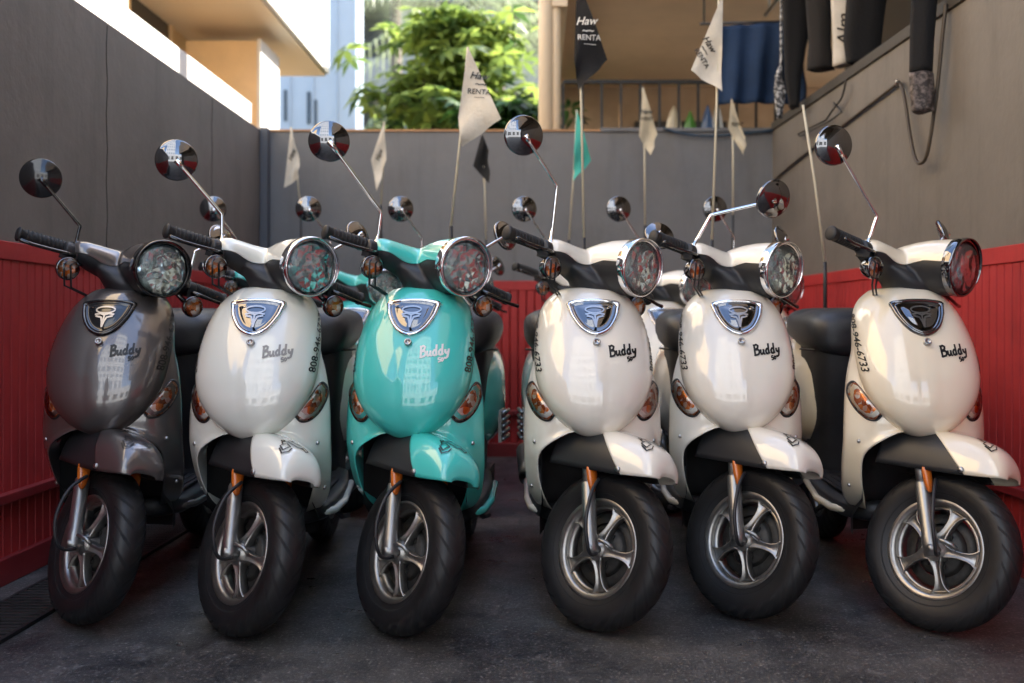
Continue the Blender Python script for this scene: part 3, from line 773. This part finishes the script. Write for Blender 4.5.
BR = [
 (-1.285, 'teal', 'turquoise scooter at the left end of the back row, behind a pearl white one', dict(Y=5.85, pole=((291,127),(301,212)), quad=((291,127),(300,160),(299,178),(284,188)), mat=white_f, text=[('Haw',292,155,6,.3,1.2)])),
 (-.845, 'teal', 'turquoise back row scooter whose headlight shows just left of the front turquoise scooter', dict(Y=5.85, pole=((384,122),(381,205)), quad=((384,122),(386,160),(378,192),(371,160)), mat=white_f, text=[('Haw',379,155,6,.3,1.2)])),
 (-.42, 'pearl', 'pearl white back row scooter with a small black pennant', dict(Y=5.85, pole=((482,134),(486,240)), quad=((482,133),(488,150),(490,184),(473,166)), mat=black_f)),
 (.15, 'ivory', 'ivory back row scooter with a turquoise pennant, third from the right', dict(Y=5.85, pole=((577,110),(569,240)), quad=((577,110),(592,160),(573,181),(574,150)), mat=teal_f)),
 (.585, 'ivory', 'ivory back row scooter with a cream pennant, second from the right', dict(Y=5.85, pole=((643,88),(645,225)), quad=((643,86),(657,134),(651,156),(639,136)), mat=cream_f, text=[('Haw',646,112,7,.3,0),('RENT',647,119,5,0,0)])),
 (1.03, 'cream', 'cream scooter at the right end of the back row with a cream pennant', dict(Y=5.85, pole=((732,100),(733,215)), quad=((731,98),(746,138),(743,156),(728,128)), mat=cream_f, text=[('RENT',738,124,5,0,0)])),
]
for x, c, lb, fl in BR: make_scooter(lb, (x, BKY, 0), c, flag=fl, group=G2, letter=silverink if c in ('teal', 'pearl') else None)

# ------------------------------------------------------------------ setting
def groundmat():
    m = bpy.data.materials.new('worn_asphalt'); m.use_nodes = True; n = m.node_tree.nodes; l = m.node_tree.links; b = n['Principled BSDF']
    tc = n.new('ShaderNodeTexCoord')
    def nz(sc, det, st=(1,1,1), rot=0):
        mp = n.new('ShaderNodeMapping'); mp.inputs['Scale'].default_value = st; mp.inputs['Rotation'].default_value = (0,0,rot)
        t = n.new('ShaderNodeTexNoise'); t.inputs['Scale'].default_value = sc; t.inputs['Detail'].default_value = det; t.inputs['Roughness'].default_value = .7
        l.new(tc.outputs['Object'], mp.inputs[0]); l.new(mp.outputs[0], t.inputs[0]); return t.outputs[0]
    def ramp(s, p0, c0, p1, c1):
        r = n.new('ShaderNodeValToRGB'); r.color_ramp.elements[0].position = p0; r.color_ramp.elements[1].position = p1
        r.color_ramp.elements[0].color = (*c0, 1); r.color_ramp.elements[1].color = (*c1, 1); l.new(s, r.inputs[0]); return r.outputs[0]
    a = ramp(nz(2.2, 12), .39, (.018,.019,.022), .62, (.105,.100,.092))
    s = ramp(nz(11, 10, (1.6,1,1), .9), .55, (0,0,0), .74, (.13,.125,.12))
    sp = ramp(nz(110, 4), .56, (0,0,0), .66, (.26,.245,.225))
    def add(x, y):
        mx = n.new('ShaderNodeMix'); mx.data_type = 'RGBA'; mx.blend_type = 'ADD'; mx.inputs[0].default_value = 1
        l.new(x, mx.inputs[6]); l.new(y, mx.inputs[7]); return mx.outputs[2]
    l.new(add(add(a, s), sp), b.inputs['Base Color'])
    rr = n.new('ShaderNodeMapRange'); l.new(nz(5, 8), rr.inputs[0]); rr.inputs[1].default_value = .3; rr.inputs[2].default_value = .7; rr.inputs[3].default_value = .22; rr.inputs[4].default_value = .55
    l.new(rr.outputs[0], b.inputs['Roughness'])
    bp = n.new('ShaderNodeBump'); b.inputs['Specular IOR Level'].default_value = .5; bp.inputs['Strength'].default_value = .8; bp.inputs['Distance'].default_value = .006; l.new(nz(70, 6), bp.inputs['Height'])
    l.new(bp.outputs[0], b.inputs['Normal'])
    return m
mb = MB(); mb.add([(-150,-150,0),(150,-150,0),(150,250,0),(-150,250,0)], [(0,1,2,3)], 0, False)
tag(mb.obj('ground', groundmat()), kind='structure')

def wallmat(name, c, c2, s=3, bump=.15):
    m = mat(name, c, .6, col2=c2, nscale=s, bump=bump, bscale=35, lo=.3, hi=.7)
    n = m.node_tree.nodes; l = m.node_tree.links; b = n['Principled BSDF']; src = b.inputs['Base Color'].links[0].from_socket
    tc = n.new('ShaderNodeTexCoord')
    def layer(sc, st, lo, hi, dark, src):
        mp = n.new('ShaderNodeMapping'); mp.inputs['Scale'].default_value = st; l.new(tc.outputs['Object'], mp.inputs[0])
        t = n.new('ShaderNodeTexNoise'); t.inputs['Scale'].default_value = sc; t.inputs['Detail'].default_value = 8; t.inputs['Roughness'].default_value = .7
        l.new(mp.outputs[0], t.inputs[0]); mr = n.new('ShaderNodeMapRange'); l.new(t.outputs[0], mr.inputs[0])
        mr.inputs[1].default_value = lo; mr.inputs[2].default_value = hi; mr.inputs[3].default_value = 1; mr.inputs[4].default_value = dark
        mx = n.new('ShaderNodeMix'); mx.data_type = 'RGBA'; mx.blend_type = 'MULTIPLY'; mx.inputs[0].default_value = 1
        l.new(src, mx.inputs[6]); l.new(mr.outputs[0], mx.inputs[7]); return mx.outputs[2]
    src = layer(9, (1,1,.10), .52, .72, .78, src)     # runs
    src = layer(1.6, (1,1,1), .5, .7, .82, src)       # damp patches
    src = layer(26, (1,1,1), .66, .74, 1.45, src)     # chips and scuffs
    l.new(src, b.inputs['Base Color']); return m
grey = wallmat('grey_paint_sky_tint', (.150,.155,.166), (.178,.182,.190))  # back wall: the same grey, with the sky's blue put into the colour
greyw = wallmat('grey_paint_warm_light', (.145,.130,.114), (.178,.161,.142))  # right wall: the same grey paint, warm light put into its colour
greyl = wallmat('grey_paint_warm_light_left', (.150,.134,.120), (.185,.166,.150))  # left wall: same grey again, its warm cast of light painted in
redm = wallmat('red_panel_paint', (.35,.019,.021), (.46,.030,.031), 5, .1)
redd = mat('dark_red_trim_paint', (.20,.016,.020), .40, col2=(.26,.024,.026), nscale=7, lo=.3, hi=.7)
capm = mat('wooden_wall_cap', (.45,.24,.11), .6, nz=.2, nscale=10)
def board_wall(parent, A, B, z0, z1, thick, step=.052, name='red_wainscot'):
    # beadboard: vertical boards with grooves between A and B (2-D), facing the alley
    mb = MB(); d = (B-A); Ln = d.length; d.normalize(); nrm = Vector((d.y, -d.x, 0))
    n = int(Ln/step); up = Vector((0,0,1)); cs = []
    for i in range(n):
        s0 = i*step; cs += [(s0, 0), (s0+.004, thick), (s0+step-.006, thick), (s0+step-.002, 0)]
    cs.append((Ln, 0)); 
    lo = [A+d*s+nrm*o+up*z0 for s, o in cs]; hi = [A+d*s+nrm*o+up*z1 for s, o in cs]
    mb.loft([lo, hi], closed=False, cap=False, smooth=False)
    return mb.obj(name, redm, parent, fix=False)
def slab(parent, name, A, B, z0, z1, o0, o1, m, bevw=.003):
    d = (B-A).normalized(); nrm = Vector((d.y, -d.x, 0)); up = Vector((0,0,1)); mb = MB()
    vs = [q+nrm*o+up*z for q in (A, B) for o in (o0, o1) for z in (z0, z1)]
    mb.add(vs, [(0,1,3,2),(4,6,7,5),(0,4,5,1),(2,3,7,6),(0,2,6,4),(1,5,7,3)], 0, False)
    return mb.obj(name, m, parent, mod=bev(bevw))
WL0, WL1 = Vector((-1.73,-1.2,0)), Vector((-1.73,6.3,0))
WR0, WR1 = Vector((1.485,6.3,0)), Vector((1.485+.047*7.5,-1.2,0))
BK0, BK1 = Vector((-1.73,6.3,0)), Vector((1.485,6.3,0))
def make_wall(label, A, B, m, top=2.05, thick=.15):
    t = thing('painted_wall', label, 'wall', tuple(A)); t.location = (0,0,0)
    slab(t, 'wall_face', A, B, 0, top, -thick, 0, m)
    board_wall(t, A, B, .02, 1.045, .010)
    slab(t, 'top_rail', A, B, 1.045, 1.105, -.01, .016, redm)
    slab(t, 'middle_rail', A, B, .262, .292, -.01, .040, redd)
    slab(t, 'base_board', A, B, 0, .085, -.01, .030, redd)
    return t
# normals: (d.y,-d.x): left wall A->B along +y gives (+1,0) ; back wall along +x gives (0,-1) ; right wall along -y gives (-1,0)
left_wall = make_wall('grey alley wall over red boards on the left, beside the charcoal scooter', WL0, WL1, greyl)
bw = make_wall('grey back wall with a thin wooden cap, closing the alley behind the scooters', BK0, BK1, grey, top=2.045)
mb = MB(); mb.box(-1.73,.42,6.29,6.46,2.046,2.058); mb.obj('wall_cap', capm, bw)
mb = MB(); mb.box(.40,1.49,6.285,6.46,2.046,2.068); mb.obj('raised_coping', grey, bw)
wr = make_wall('grey wall over red boards on the right, with the cable loop', WR0, WR1, greyw)
slab(wr, 'top_beam', WR0, WR1, 2.05, 2.10, -.16, .012, mat('brown_beam_paint', (.05,.043,.036), .6))
jm = mat('dark_joint', (.05,.045,.04), .8)  # dark colour of the thin cracks in the wall
for y in (4.02, 5.32):
    mb = MB(); pts = []
    for i in range(14): pts.append((-1.7295+.0, y+.006*math.sin(i*1.7+y), 1.12+i*.0705))
    mb.tube(pts, .0022, 5); mb.obj('render_crack', jm, left_wall)
# drain
t = thing('drain_grate', 'dark ribbed metal drain grate along the foot of the left wall', 'drain', (-1.50,0,0)); mb = MB()
mb.box(-.10,-.088,-1,6.2,.001,.012); mb.box(.088,.10,-1,6.2,.001,.012)
mb.obj('frame', mat('dark_iron', (.045,.045,.045), .5, .7), t); mb = MB()
for i in range(230): mb.box(-.088,.088,-.9+i*.03,-.9+i*.03+.014,.003,.011)
mb.obj('bars', mat('iron_bars', (.06,.06,.06), .5, .7, nz=.3), t)
# vertical corner post on left
mb = MB(); mb.box(-1.728,-1.68,6.23,6.298,1.106,2.06)
tag(mb.obj('corner_post', mat('slate_paint', (.10,.11,.13), .6), None, mod=bev()), 'slim slate painted post in the left rear corner of the alley', 'post')

# ---- things on the right wall
def onR(px, py, off=.03):     # point on the right wall
    # plane x = 1.485+.047*(6.3-Y) - off ; x=(px-VX)*Y/F
    k = (px-VX)/F; Y = (1.485+.047*6.3-off)/(k+.047); return P(px, py, Y)
def spline(k, q=6):
    pts = []
    for i in range(len(k)-1):
        p0, p1, p2, p3 = [Vector(k[max(0, min(len(k)-1, i+d))]) for d in (-1, 0, 1, 2)]
        for j in range(q):
            t = j/q; pts.append(.5*((2*p1)+(p2-p0)*t+(2*p0-5*p1+4*p2-p3)*t*t+(3*p1-p0-3*p2+p3)*t**3))
    pts.append(Vector(k[-1])); return pts
t = thing('wall_cable', 'thick brown cable running up the right wall and hanging in a loop', 'cable')
mb = MB(); mb.tube(spline([onR(774,180,.012), onR(800,158,.012), onR(850,120,.012), onR(893,87,.014), onR(899,83,.02), onR(904,96,.03), onR(910,135,.04), onR(915,158,.05), onR(921,163,.05), onR(928,150,.05), onR(937,90,.04), onR(943,30,.03), onR(946,4,.02)]), .0075, 8)
mb.obj('cable', mat('brown_rubber', (.06,.045,.03), .55), t)
mb = MB(); mb.tube([onR(897,86,-.005), onR(897,84,.03), onR(897,80,.035)], .006, 8); mb.obj('hook', steel, t)
# hanger
t = tag(MB().tube(spline([onR(846,80,.03)+Vector((0,0,0)), onR(842,97,.03), onR(834,108,.03)],4), .005, 8).obj('coat_hanger', mat('black_wire', (.01,.01,.01), .4)), 'empty black coat hanger dangling against the right wall', 'hanger')
MB().tube([onR(834,108,.03), onR(826,120,.03), onR(798,134,.03), onR(800,136,.03), onR(828,122,.05), onR(842,112,.03), onR(834,103,.03)], .005, 8).obj('hanger_frame', bpy.data.materials['black_wire'], t)
# rod with garments: a line along the right side, ends fixed to brackets on the veranda post and the wall above the frame
RZ = 2.78
t = thing('clothes_rail', 'steel clothes rail high along the right wall that carries the drying garments', 'rail')
MB().tube([(1.44,3.2,RZ),(1.44,6.3,RZ)], .012, 10).obj('rail', steel, t)
mb = MB()
for y in (3.3, 4.8, 6.2): mb.tube([(1.44,y,RZ),(1.44,y,3.0)], .008, 8); 
mb.obj('brackets', steel, t)
def garment(name, label, pts, th, m, folds=5, Y=5, extra=None):
    # pts: list of (px centre, py, half width px); lofted flattened tube with folds
    mb = MB(); rings = []; N = 48
    sp = []
    for i in range(len(pts)-1):
        for k in range(6):
            t = k/6; sp.append([a+(b-a)*t for a, b in zip(pts[i], pts[i+1])])
    sp.append(list(pts[-1]))
    rnd = random.Random(hash(name) % 100+int(pts[0][0])); ph = rnd.uniform(0, 6)
    for i, (cx, cy, hw) in enumerate(sp):
        c = P(cx, cy, Y); hwm = hw*Y/F; r = []
        for k in range(N):
            a = 2*math.pi*k/N; f = 1+.04*math.sin(folds*a+ph+i*.05)
            r.append(c+Vector((hwm*math.cos(a), th*math.sin(a)*f+.10*th*math.sin(3*math.cos(a)+ph+i*.04), .004*math.sin(3*a))))
        rings.append(r)
    mb.loft(rings); o = mb.obj(name, m); return tag(o, label, 'garment' if 'towel' not in name else 'towel')
blk = cloth('neoprene_black', (.006,.006,.007), .9); brn = cloth('neoprene_brown', (.012,.010,.009), .9)
tsh = cloth('tee_white', (.55,.52,.46)); blu = cloth('towel_blue', (.008,.028,.075), .9)
# the towel drapes over its own bar
fn = patch([P(722,25,6.1), P(808,22,6.1), P(806,102,6.1), P(719,104,6.1)], .03, seed=4)
def tw(u, v, off=0):
    p = fn(u, v); return p+Vector((0, .022*math.sin(u*24+v)*(.4+.6*v)+off, 0))
mb = MB(); mb.loft([[tw(i/60, j/16) for j in range(17)] for i in range(61)], closed=False, cap=False)
def so(o): m_ = o.modifiers.new('s', 'SOLIDIFY'); m_.thickness = .008
tag(mb.obj('blue_towel', blu, None, fix=False, mod=so), 'navy blue towel hung above the back wall behind the white pennant', 'towel')
t = thing('towel_bar', 'dark bar above the back wall holding the navy blue towel', 'bar')
MB().tube([P(700,24,6.13), P(815,21,6.13)], .009, 8).obj('bar', blackp, t)
MB().tube([P(704,24,6.13), P(704,-60,6.13)], .006, 8).obj('hanging_rod', blackp, t)
MB().tube([P(812,21,6.13), P(812,-60,6.13)], .006, 8).obj('hanging_rod', blackp, t)
garment('hanging_wetsuit', 'long black wetsuit hanging in the corner in front of the navy towel', [(798,-70,16),(797,-10,15),(795,40,12),(793,80,8),(794,108,5)], .03, blk, Y=5.6)
garment('patterned_sleeve', 'narrow black and silver patterned strip hanging beside the navy towel', [(781,-60,1.2),(781,66,1.2),(780,68,2),(779,76,4),(780,92,6),(779,118,3)], .012, mat('patterned_cloth', (.012,.012,.014), .5, col2=(.5,.5,.5), nscale=60, lo=.5, hi=.55), Y=5.4)
garment('rash_vest', 'dark brown short sleeve wetsuit top hanging left of the white shirt', [(818,-60,20),(819,0,13),(820,45,11),(821,70,14)], .045, brn, Y=5.2)
o = garment('white_shirt', 'off white shirt with black writing hanging between two dark garments', [(846,-60,22),(846,0,15),(844,40,11),(842,66,9)], .04, tsh, Y=5.1)
garment('wetsuit_sleeve', 'wide black wetsuit sleeve hanging right of the white shirt', [(874,-60,26),(866,0,20),(862,40,19),(863,63,17)], .045, blk, Y=4.9)
mb = MB(); tv, tf = text2d('Alm', .10, .2, .01)
mb.add([P(844, 30, 5.045)+Vector((-y*.9, 0, x)) for x, y in tv], tf, 0, False); mb.obj('writing', ink, o, fix=False)
o = garment('long_sleeve', 'long black sleeve with a patterned cuff hanging over the cable loop', [(926,-60,15),(924,0,13),(922,40,12),(921,72,11.5)], .03, blk, Y=3.9)
g2 = garment('cuff', 'x', [(921,73,12),(922,95,12.5),(923,112,11)], .031, mat('patterned_cuff', (.025,.018,.016), .6, col2=(.16,.13,.12), nscale=40, lo=.45, hi=.6), Y=3.9)
g2.parent = o; del g2['label']; del g2['category']

# ---- building over the right side
concrete = mat('beige_render', (.36,.31,.25), .8, nz=.1, nscale=3)  # beige render with slight random mottling
t = thing('shade_building', 'building on the right, undercroft painted dark, unseen upper floors added to block the sun', 'building', (1.7,0,0))
def abs_box(nm, m, parent, *b, bv=.004):
    mb = MB(); L = parent.location if parent else Vector((0,0,0))
    mb.box(b[0]-L.x, b[1]-L.x, b[2]-L.y, b[3]-L.y, b[4]-L.z, b[5]-L.z); return mb.obj(nm, m, parent, mod=bev(bv) if bv else None)
abs_box('sun_block_floors', concrete, t, 1.25, 7, -3.0, 6.5, 3.05, 6.35)  # out of view, added to keep the sun off the alley
abs_box('undercroft_shade', mat('undercroft_shade_dark', (.045,.038,.033), .8), t, 2.0, 2.08, -3.0, 6.5, 0, 3.05)  # dark panel painted as the shade inside the undercroft
abs_box('sun_block_rear', concrete, t, 1.25, 7, 6.502, 9.6, 3.22, 6.35)  # unseen extension added to stop a sun patch on the left wall
for y in (-2.6, 1.5, 5.9): abs_box('column', concrete, t, 2.2, 2.45, y, y+.25, 0, 3.05)
# ---- veranda behind the back wall
tan = mat('tan_soffit', (.74,.58,.41), .8, nz=.06, nscale=2); tand = mat('tan_wall', (.42,.30,.20), .8, nz=.15, nscale=3)
t = thing('veranda', 'tan covered veranda with a dark railing above the back wall', 'veranda', (.1,6.6,0))
abs_box('ceiling', tan, t, .12, 3.2, 6.55, 9.4, 3.02, 3.20)
abs_box('rear_wall', tand, t, .12, 3.2, 9.25, 9.4, 0, 3.018)
abs_box('deck', tand, t, .15, 3.2, 6.6, 9.24, 1.55, 1.65)
abs_box('beam', mat('cream_beam', (.62,.52,.38), .6), t, .10, .20, 6.5, 9.42, 2.90, 3.015)
abs_box('doorway', mat('dark_doorway', (.03,.024,.02), .6), t, .9, 1.75, 9.21, 9.245, 1.66, 2.7)
abs_box('board_panel', mat('pale_board', (.45,.40,.32), .6), t, 1.85, 2.4, 9.19, 9.24, 1.7, 2.45)
for px0, wd in ((546,.05),(556,.03)):
    p = P(px0, 60, 6.55); MB().tube([p*1.0-Vector((t.location))-Vector((0,0,p.z)), p-Vector(t.location)-Vector((0,0,p.z))+Vector((0,0,6))], wd, 16).obj('post', bpy.data.materials['cream_beam'], t)
rl = thing('railing', 'black metal railing on the veranda above the back wall', 'railing', (0,7.3,0))
iron = mat('black_iron', (.012,.012,.013), .45); mb = MB()
Yr = 7.3
a, b_ = P(563,82,Yr), P(800,82,Yr); mb.box(a.x, b_.x, -.02, .02, a.z-.012, a.z+.012); mb.obj('top_rail', iron, rl)
x = 563
while x < 800:
    p = P(x, 82, Yr); mb = MB(); mb.box(p.x-.009, p.x+.009, -.009, .009, 1.66, p.z-.012); mb.obj('baluster', iron, rl); x += 19.3
def surf(label, px, top, hw, col, Y, lean=0):
    mb = MB(); p = P(px, top, Y); rings = []; h = p.z-1.65
    for i in range(17):
        v = i/16; wv = hw*Y/F*(math.sin(math.pi*min(1, .02+v*.98))**.55 if v < .5 else (1-.35*(v-.5)**2*4*.5))
        wv = hw*Y/F*max(.03, math.sin(math.pi*(.03+.62*(1-v)) if True else 0))**.6
        c = Vector((p.x+lean*v, Y, 1.655+h*v))
        if v > .9: wv *= math.sqrt(max(.02, (1-v)/.1))
        rings.append([c+Vector((wv*math.cos(a), .035*math.sin(a), 0)) for a in [2*math.pi*k/20 for k in range(20)]])
    mb.loft(rings); return tag(mb.obj('surfboard', mat('board_'+str(px), col, .3, coat=.5)), label, 'surfboard', 'surfboards leaning behind the railing')
surf('cream surfboard leaning behind the railing, leftmost of its group', 676, 107, 13, (.6,.55,.42), 7.8, -.02)
surf('green surfboard leaning behind the railing, between the cream and the blue board', 690, 112, 11, (.10,.35,.05), 7.9)
surf('blue surfboard leaning behind the railing beside the green board', 705, 106, 10, (.05,.12,.3), 7.8, .02)
surf('white striped surfboard leaning behind the railing, nearest the navy towel', 715, 104, 9, (.55,.55,.55), 8.0, .02)
t = thing('wooden_pole', 'light wooden pole standing behind the railing left of the middle', 'pole', (P(621,105,7.6).x,7.6,1.65)); MB().tube([(0,0,0),(0,0,P(621,104,7.6).z-1.65)], .015, 10).obj('shaft', mat('pine', (.55,.32,.14), .6), t)
mb = MB(); mb.tube(spline([P(663,128,6.27), P(680,133,6.27), P(705,136,6.27), P(740,134,6.27), P(773,130,6.27)]), .007, 8)
tag(mb.obj('blue_cable', mat('blue_hose', (.02,.05,.09), .5)), 'dark blue hose sagging along the top of the back wall', 'hose')

# ---- left building
wht = mat('white_masonry', (.78,.76,.72), .7, nz=.04, nscale=4)
crm = mat('cream_panel', (.84,.62,.36), .7, nz=.06, nscale=4)
t = thing('balcony_building', 'white and cream building with a jutting balcony over the left wall', 'building', (-2.8,4,0))
abs_box('parapet', wht, t, -2.05, -1.885, -1.0, 6.6, 0, 2.29)
abs_box('facade', crm, t, -3.2, -2.75, -1.0, 9.2, 0, 6)
abs_box('balcony_slab', mat('beige_soffit', (.80,.69,.54), .75), t, -2.748, -1.90, 5.0, 9.0, 3.06, 3.20)
abs_box('balcony_parapet', wht, t, -1.98, -1.87, 4.8, 9.0, 3.08, 4.6)
abs_box('balcony_end', wht, t, -2.748, -1.982, 8.9, 8.99, 3.202, 4.6)
abs_box('side_box', crm, t, -2.60, -2.07, 7.4, 7.9, 0, 2.93)
abs_box('sunlit_box_edge', wht, t, -2.068, -2.04, 7.38, 7.92, 0, 2.94)  # white strip painted as the sunlit side of the box
for y in (6.7, 8.1):
    o = abs_box('window', mat('dark_glass', (.03,.04,.05), .1) if y < 7 else bpy.data.materials['dark_glass'], t, -2.752, -2.742, y, y+.75, 2.6, 3.9)
    q = MB(); L = t.location
    for yy in (y-.04, y+.75): q.box(-2.745-L.x, -2.72-L.x, yy-L.y, yy+.04-L.y, 2.6, 3.9)
    q.obj('window_frame', crm, o)
abs_box('post', crm, t, -2.06, -1.98, 4.75, 4.85, 2.292, 3.06)
# ---- pale building further back
pale = mat('pale_blue_wall', (.42,.50,.58), .7, nz=.05, nscale=1.5)
t = thing('pale_building', 'tall pale blue building with narrow slit windows beyond the alley', 'building', (-4,12,0))
abs_box('walls', pale, t, -9, P(356,0,12).x, 12, 12.5, 0, 22, bv=0)
for px0, px1, t0, t1 in ((284,287,90,121),(307,311,92,124),(314,317,100,130)):
    a, b_ = P(px0, t0, 12), P(px1, t1, 12); abs_box('slit_window', bpy.data.materials['dark_glass'], t, a.x, b_.x, 11.985, 12.05, b_.z, a.z, bv=0)
for i in range(5):
    abs_box('rib', pale, t, -3.25+i*.28, -3.235+i*.28, 11.97, 12.0, 0, 22, bv=0)
# ---- far cream building
t = thing('distant_building', 'far cream apartment building with stacked balconies behind the trees', 'building', (-2,34,0))
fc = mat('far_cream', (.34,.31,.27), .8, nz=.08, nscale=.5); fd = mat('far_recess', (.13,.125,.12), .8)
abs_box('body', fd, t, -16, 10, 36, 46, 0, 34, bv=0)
for k in range(9):
    z = 2.5+k*3.1
    abs_box('balcony', fc, t, -16, 10, 34, 36, z, z+1.15, bv=0)
for k in range(10): abs_box('pier', fc, t, -15.5+k*2.7, -14.9+k*2.7, 34.3, 36, 0, 30, bv=0)

# ---- trees
def leafmat(name, a, b_, tr=.35):
    m = bpy.data.materials.new(name); m.use_nodes = True; n = m.node_tree.nodes; l = m.node_tree.links; b = n['Principled BSDF']
    tc = n.new('ShaderNodeNewGeometry'); r = n.new('ShaderNodeValToRGB'); l.new(tc.outputs['Random Per Island'], r.inputs[0])
    r.color_ramp.elements[0].color = (*a, 1); r.color_ramp.elements[1].color = (*b_, 1); l.new(r.outputs[0], b.inputs['Base Color'])
    b.inputs['Roughness'].default_value = .45
    t = n.new('ShaderNodeBsdfTranslucent'); l.new(r.outputs[0], t.inputs[0]); x = n.new('ShaderNodeMixShader'); x.inputs[0].default_value = tr
    l.new(b.outputs[0], x.inputs[1]); l.new(t.outputs[0], x.inputs[2]); l.new(x.outputs[0], n['Material Output'].inputs[0]); return m
bark = mat('bark', (.16,.12,.09), .9, nz=.3, nscale=12, bump=.5)
def palmate_tree(name, label, base, h, rad, n, m, leaf, squash=1.0, seed=1, cy=.6):
    rnd = random.Random(seed); t = thing(name, label, 'tree', base); mb = MB()
    ends = []
    for k in range(9):
        a = rnd.uniform(0, 6.28); e = Vector((math.cos(a)*rad*.5*rnd.random(), math.sin(a)*rad*.5*rnd.random(), h*rnd.uniform(.55, .85)))
        mb.tube([(0,0,0),(e.x*.1,e.y*.1,h*.25),(e.x*.5,e.y*.5,e.z*.7),e], [.06,.05,.03,.012], 8); ends.append(e)
    mb.obj('trunk', bark, t); mb = MB()
    cl = [Vector((rnd.gauss(0,.45)*rad, rnd.gauss(0,.4)*rad, h*rnd.uniform(.30,1)**.9)) for _ in range(n)]
    for c in cl:
        f = (1-abs((c.z/h)-.55)*1.1); c.x *= max(.25, f); c.y *= max(.25, f)
        # a whorl of drooping leaflets
        up = Vector((rnd.gauss(0,.35), rnd.gauss(0,.35), 1)).normalized(); k = rnd.randint(6, 9); L_ = leaf*rnd.uniform(.7, 1.3)
        a = up.orthogonal().normalized(); b_ = up.cross(a)
        for i in range(k):
            an = 6.283*i/k+rnd.uniform(-.2,.2); d = a*math.cos(an)+b_*math.sin(an); s_ = up.cross(d)*L_*.17
            p0 = c+d*.02; p1 = c+d*L_*.5-up*L_*.06; p2 = c+d*L_-up*L_*.35
            mb.add([p0-s_*.3, p0+s_*.3, p1+s_, p2, p1-s_], [(0,1,2,4),(4,2,3)], 0, False)
    mb.obj('crown', m, t, fix=False); return t
palmate_tree('leafy_tree', 'bushy green tree with finger shaped leaves just beyond the back wall', P(455,0,9.6)*1+Vector((0,0,-P(455,0,9.6).z)), 3.8, 1.05, 1000, leafmat('leaf_green', (.045,.095,.03), (.34,.44,.09), .5), .20, seed=5)
palmate_tree('shrub', 'smaller dark green shrub in front of the bushy tree beyond the back wall', (P(500,0,8.6).x,8.6,0), 2.75, .75, 600, leafmat('leaf_dark', (.02,.06,.02), (.06,.15,.03), .3), .17, seed=8)
palmate_tree('pale_tree', 'pale olive shrub against the far building, left of the bushy tree', (P(385,0,14).x,14,0), 3.5, 1.1, 500, leafmat('leaf_olive', (.20,.25,.12), (.38,.42,.22), .4), .22, seed=9)  # pale olive leaves, tone random per leaf
def palm(label, base, h, n, L_, seed, m):
    rnd = random.Random(seed); t = thing('palm_tree', label, 'tree', base, 'palm trees beyond the alley')
    MB().tube([(0,0,0),(.05,0,h*.5),(0,0,h)], [.16,.12,.10], 10).obj('trunk', bark, t); mb = MB()
    for i in range(n):
        a = 6.283*i/n+rnd.uniform(-.2,.2); el = rnd.uniform(-.2,1.1); d = Vector((math.cos(a), math.sin(a), 0)); s_ = Vector((-d.y, d.x, 0)); prev = None
        for k in range(26):
            u = k/25; p = Vector((0,0,h))+d*L_*u*math.cos(el*(1-u*.7))+Vector((0,0,1))*L_*(math.sin(el)*u-.75*u*u)
            for sg in (-1, 1):
                q = p+s_*sg*L_*.22*math.sin(.25+u*2.6)-Vector((0,0,L_*.13))+d*.07
                mb.add([p-d*.012, p+d*.018, q], [(0,1,2)], 0, False)
    mb.obj('fronds', m, t, fix=False)
pm = leafmat('palm_haze_green', (.22,.27,.14), (.40,.44,.28), .4)  # fronds lightened, haze put into the leaf colour
palm('palm tree with drooping fronds above the bushy tree, right of centre', (P(497,0,15).x,15,0), 5.0, 26, 2.3, 2, pm)
palm('palm tree with drooping fronds, in front of the far building on the left', (P(395,0,19).x,19,0), 7.4, 24, 2.6, 3, pm)

# ---- street side behind the camera: what the lacquer and chrome reflect
t = thing('street_building', 'sunlit white building across the street, behind the viewer', 'building', (0,-9,0))
abs_box('facade', mat('sunlit_white', (.72,.74,.76), .7, nz=.05), t, -9, 9, -10, -9, 0, 4.2, bv=0)
for i in range(7):
    for k in range(1):
        o = abs_box('window', bpy.data.materials['dark_glass'], t, -8.2+i*2.4, -6.9+i*2.4, -9.03, -8.96, 1.0+k*2.9, 2.9+k*2.9, bv=0)
        q = MB(); L = t.location; x0 = -8.2+i*2.4-L.x
        for dx in (0, .62, 1.24): q.box(x0+dx, x0+dx+.06, -.0, .06, 1.0+k*2.9, 2.9+k*2.9)
        for dz in (0, .9, 1.84): q.box(x0, x0+1.3, .061, .075, 1.0+k*2.9+dz, 1.06+k*2.9+dz)
        q.obj('window_frame', wht, o)

bluewin = mat('pale_tower_window', (.36,.40,.45), .2)  # window colour kept pale to soften the tower's reflection
t = thing('reflection_tower', 'tall white tower added behind the viewer for the bright band in the lacquer', 'building', (0,-15,0))  # unseen tower added for its reflection and bounce light
abs_box('tower_walls', mat('tower_white', (.74,.76,.78), .7), t, -5.6, 1.6, -22, -12.5, 0, 30, bv=0)
for k in range(9):
    for i in range(4):
        abs_box('window', bluewin, t, -5.0+i*1.75, -4.0+i*1.75, -12.53, -12.47, 5.2+k*3.1, 6.7+k*3.1, bv=0)
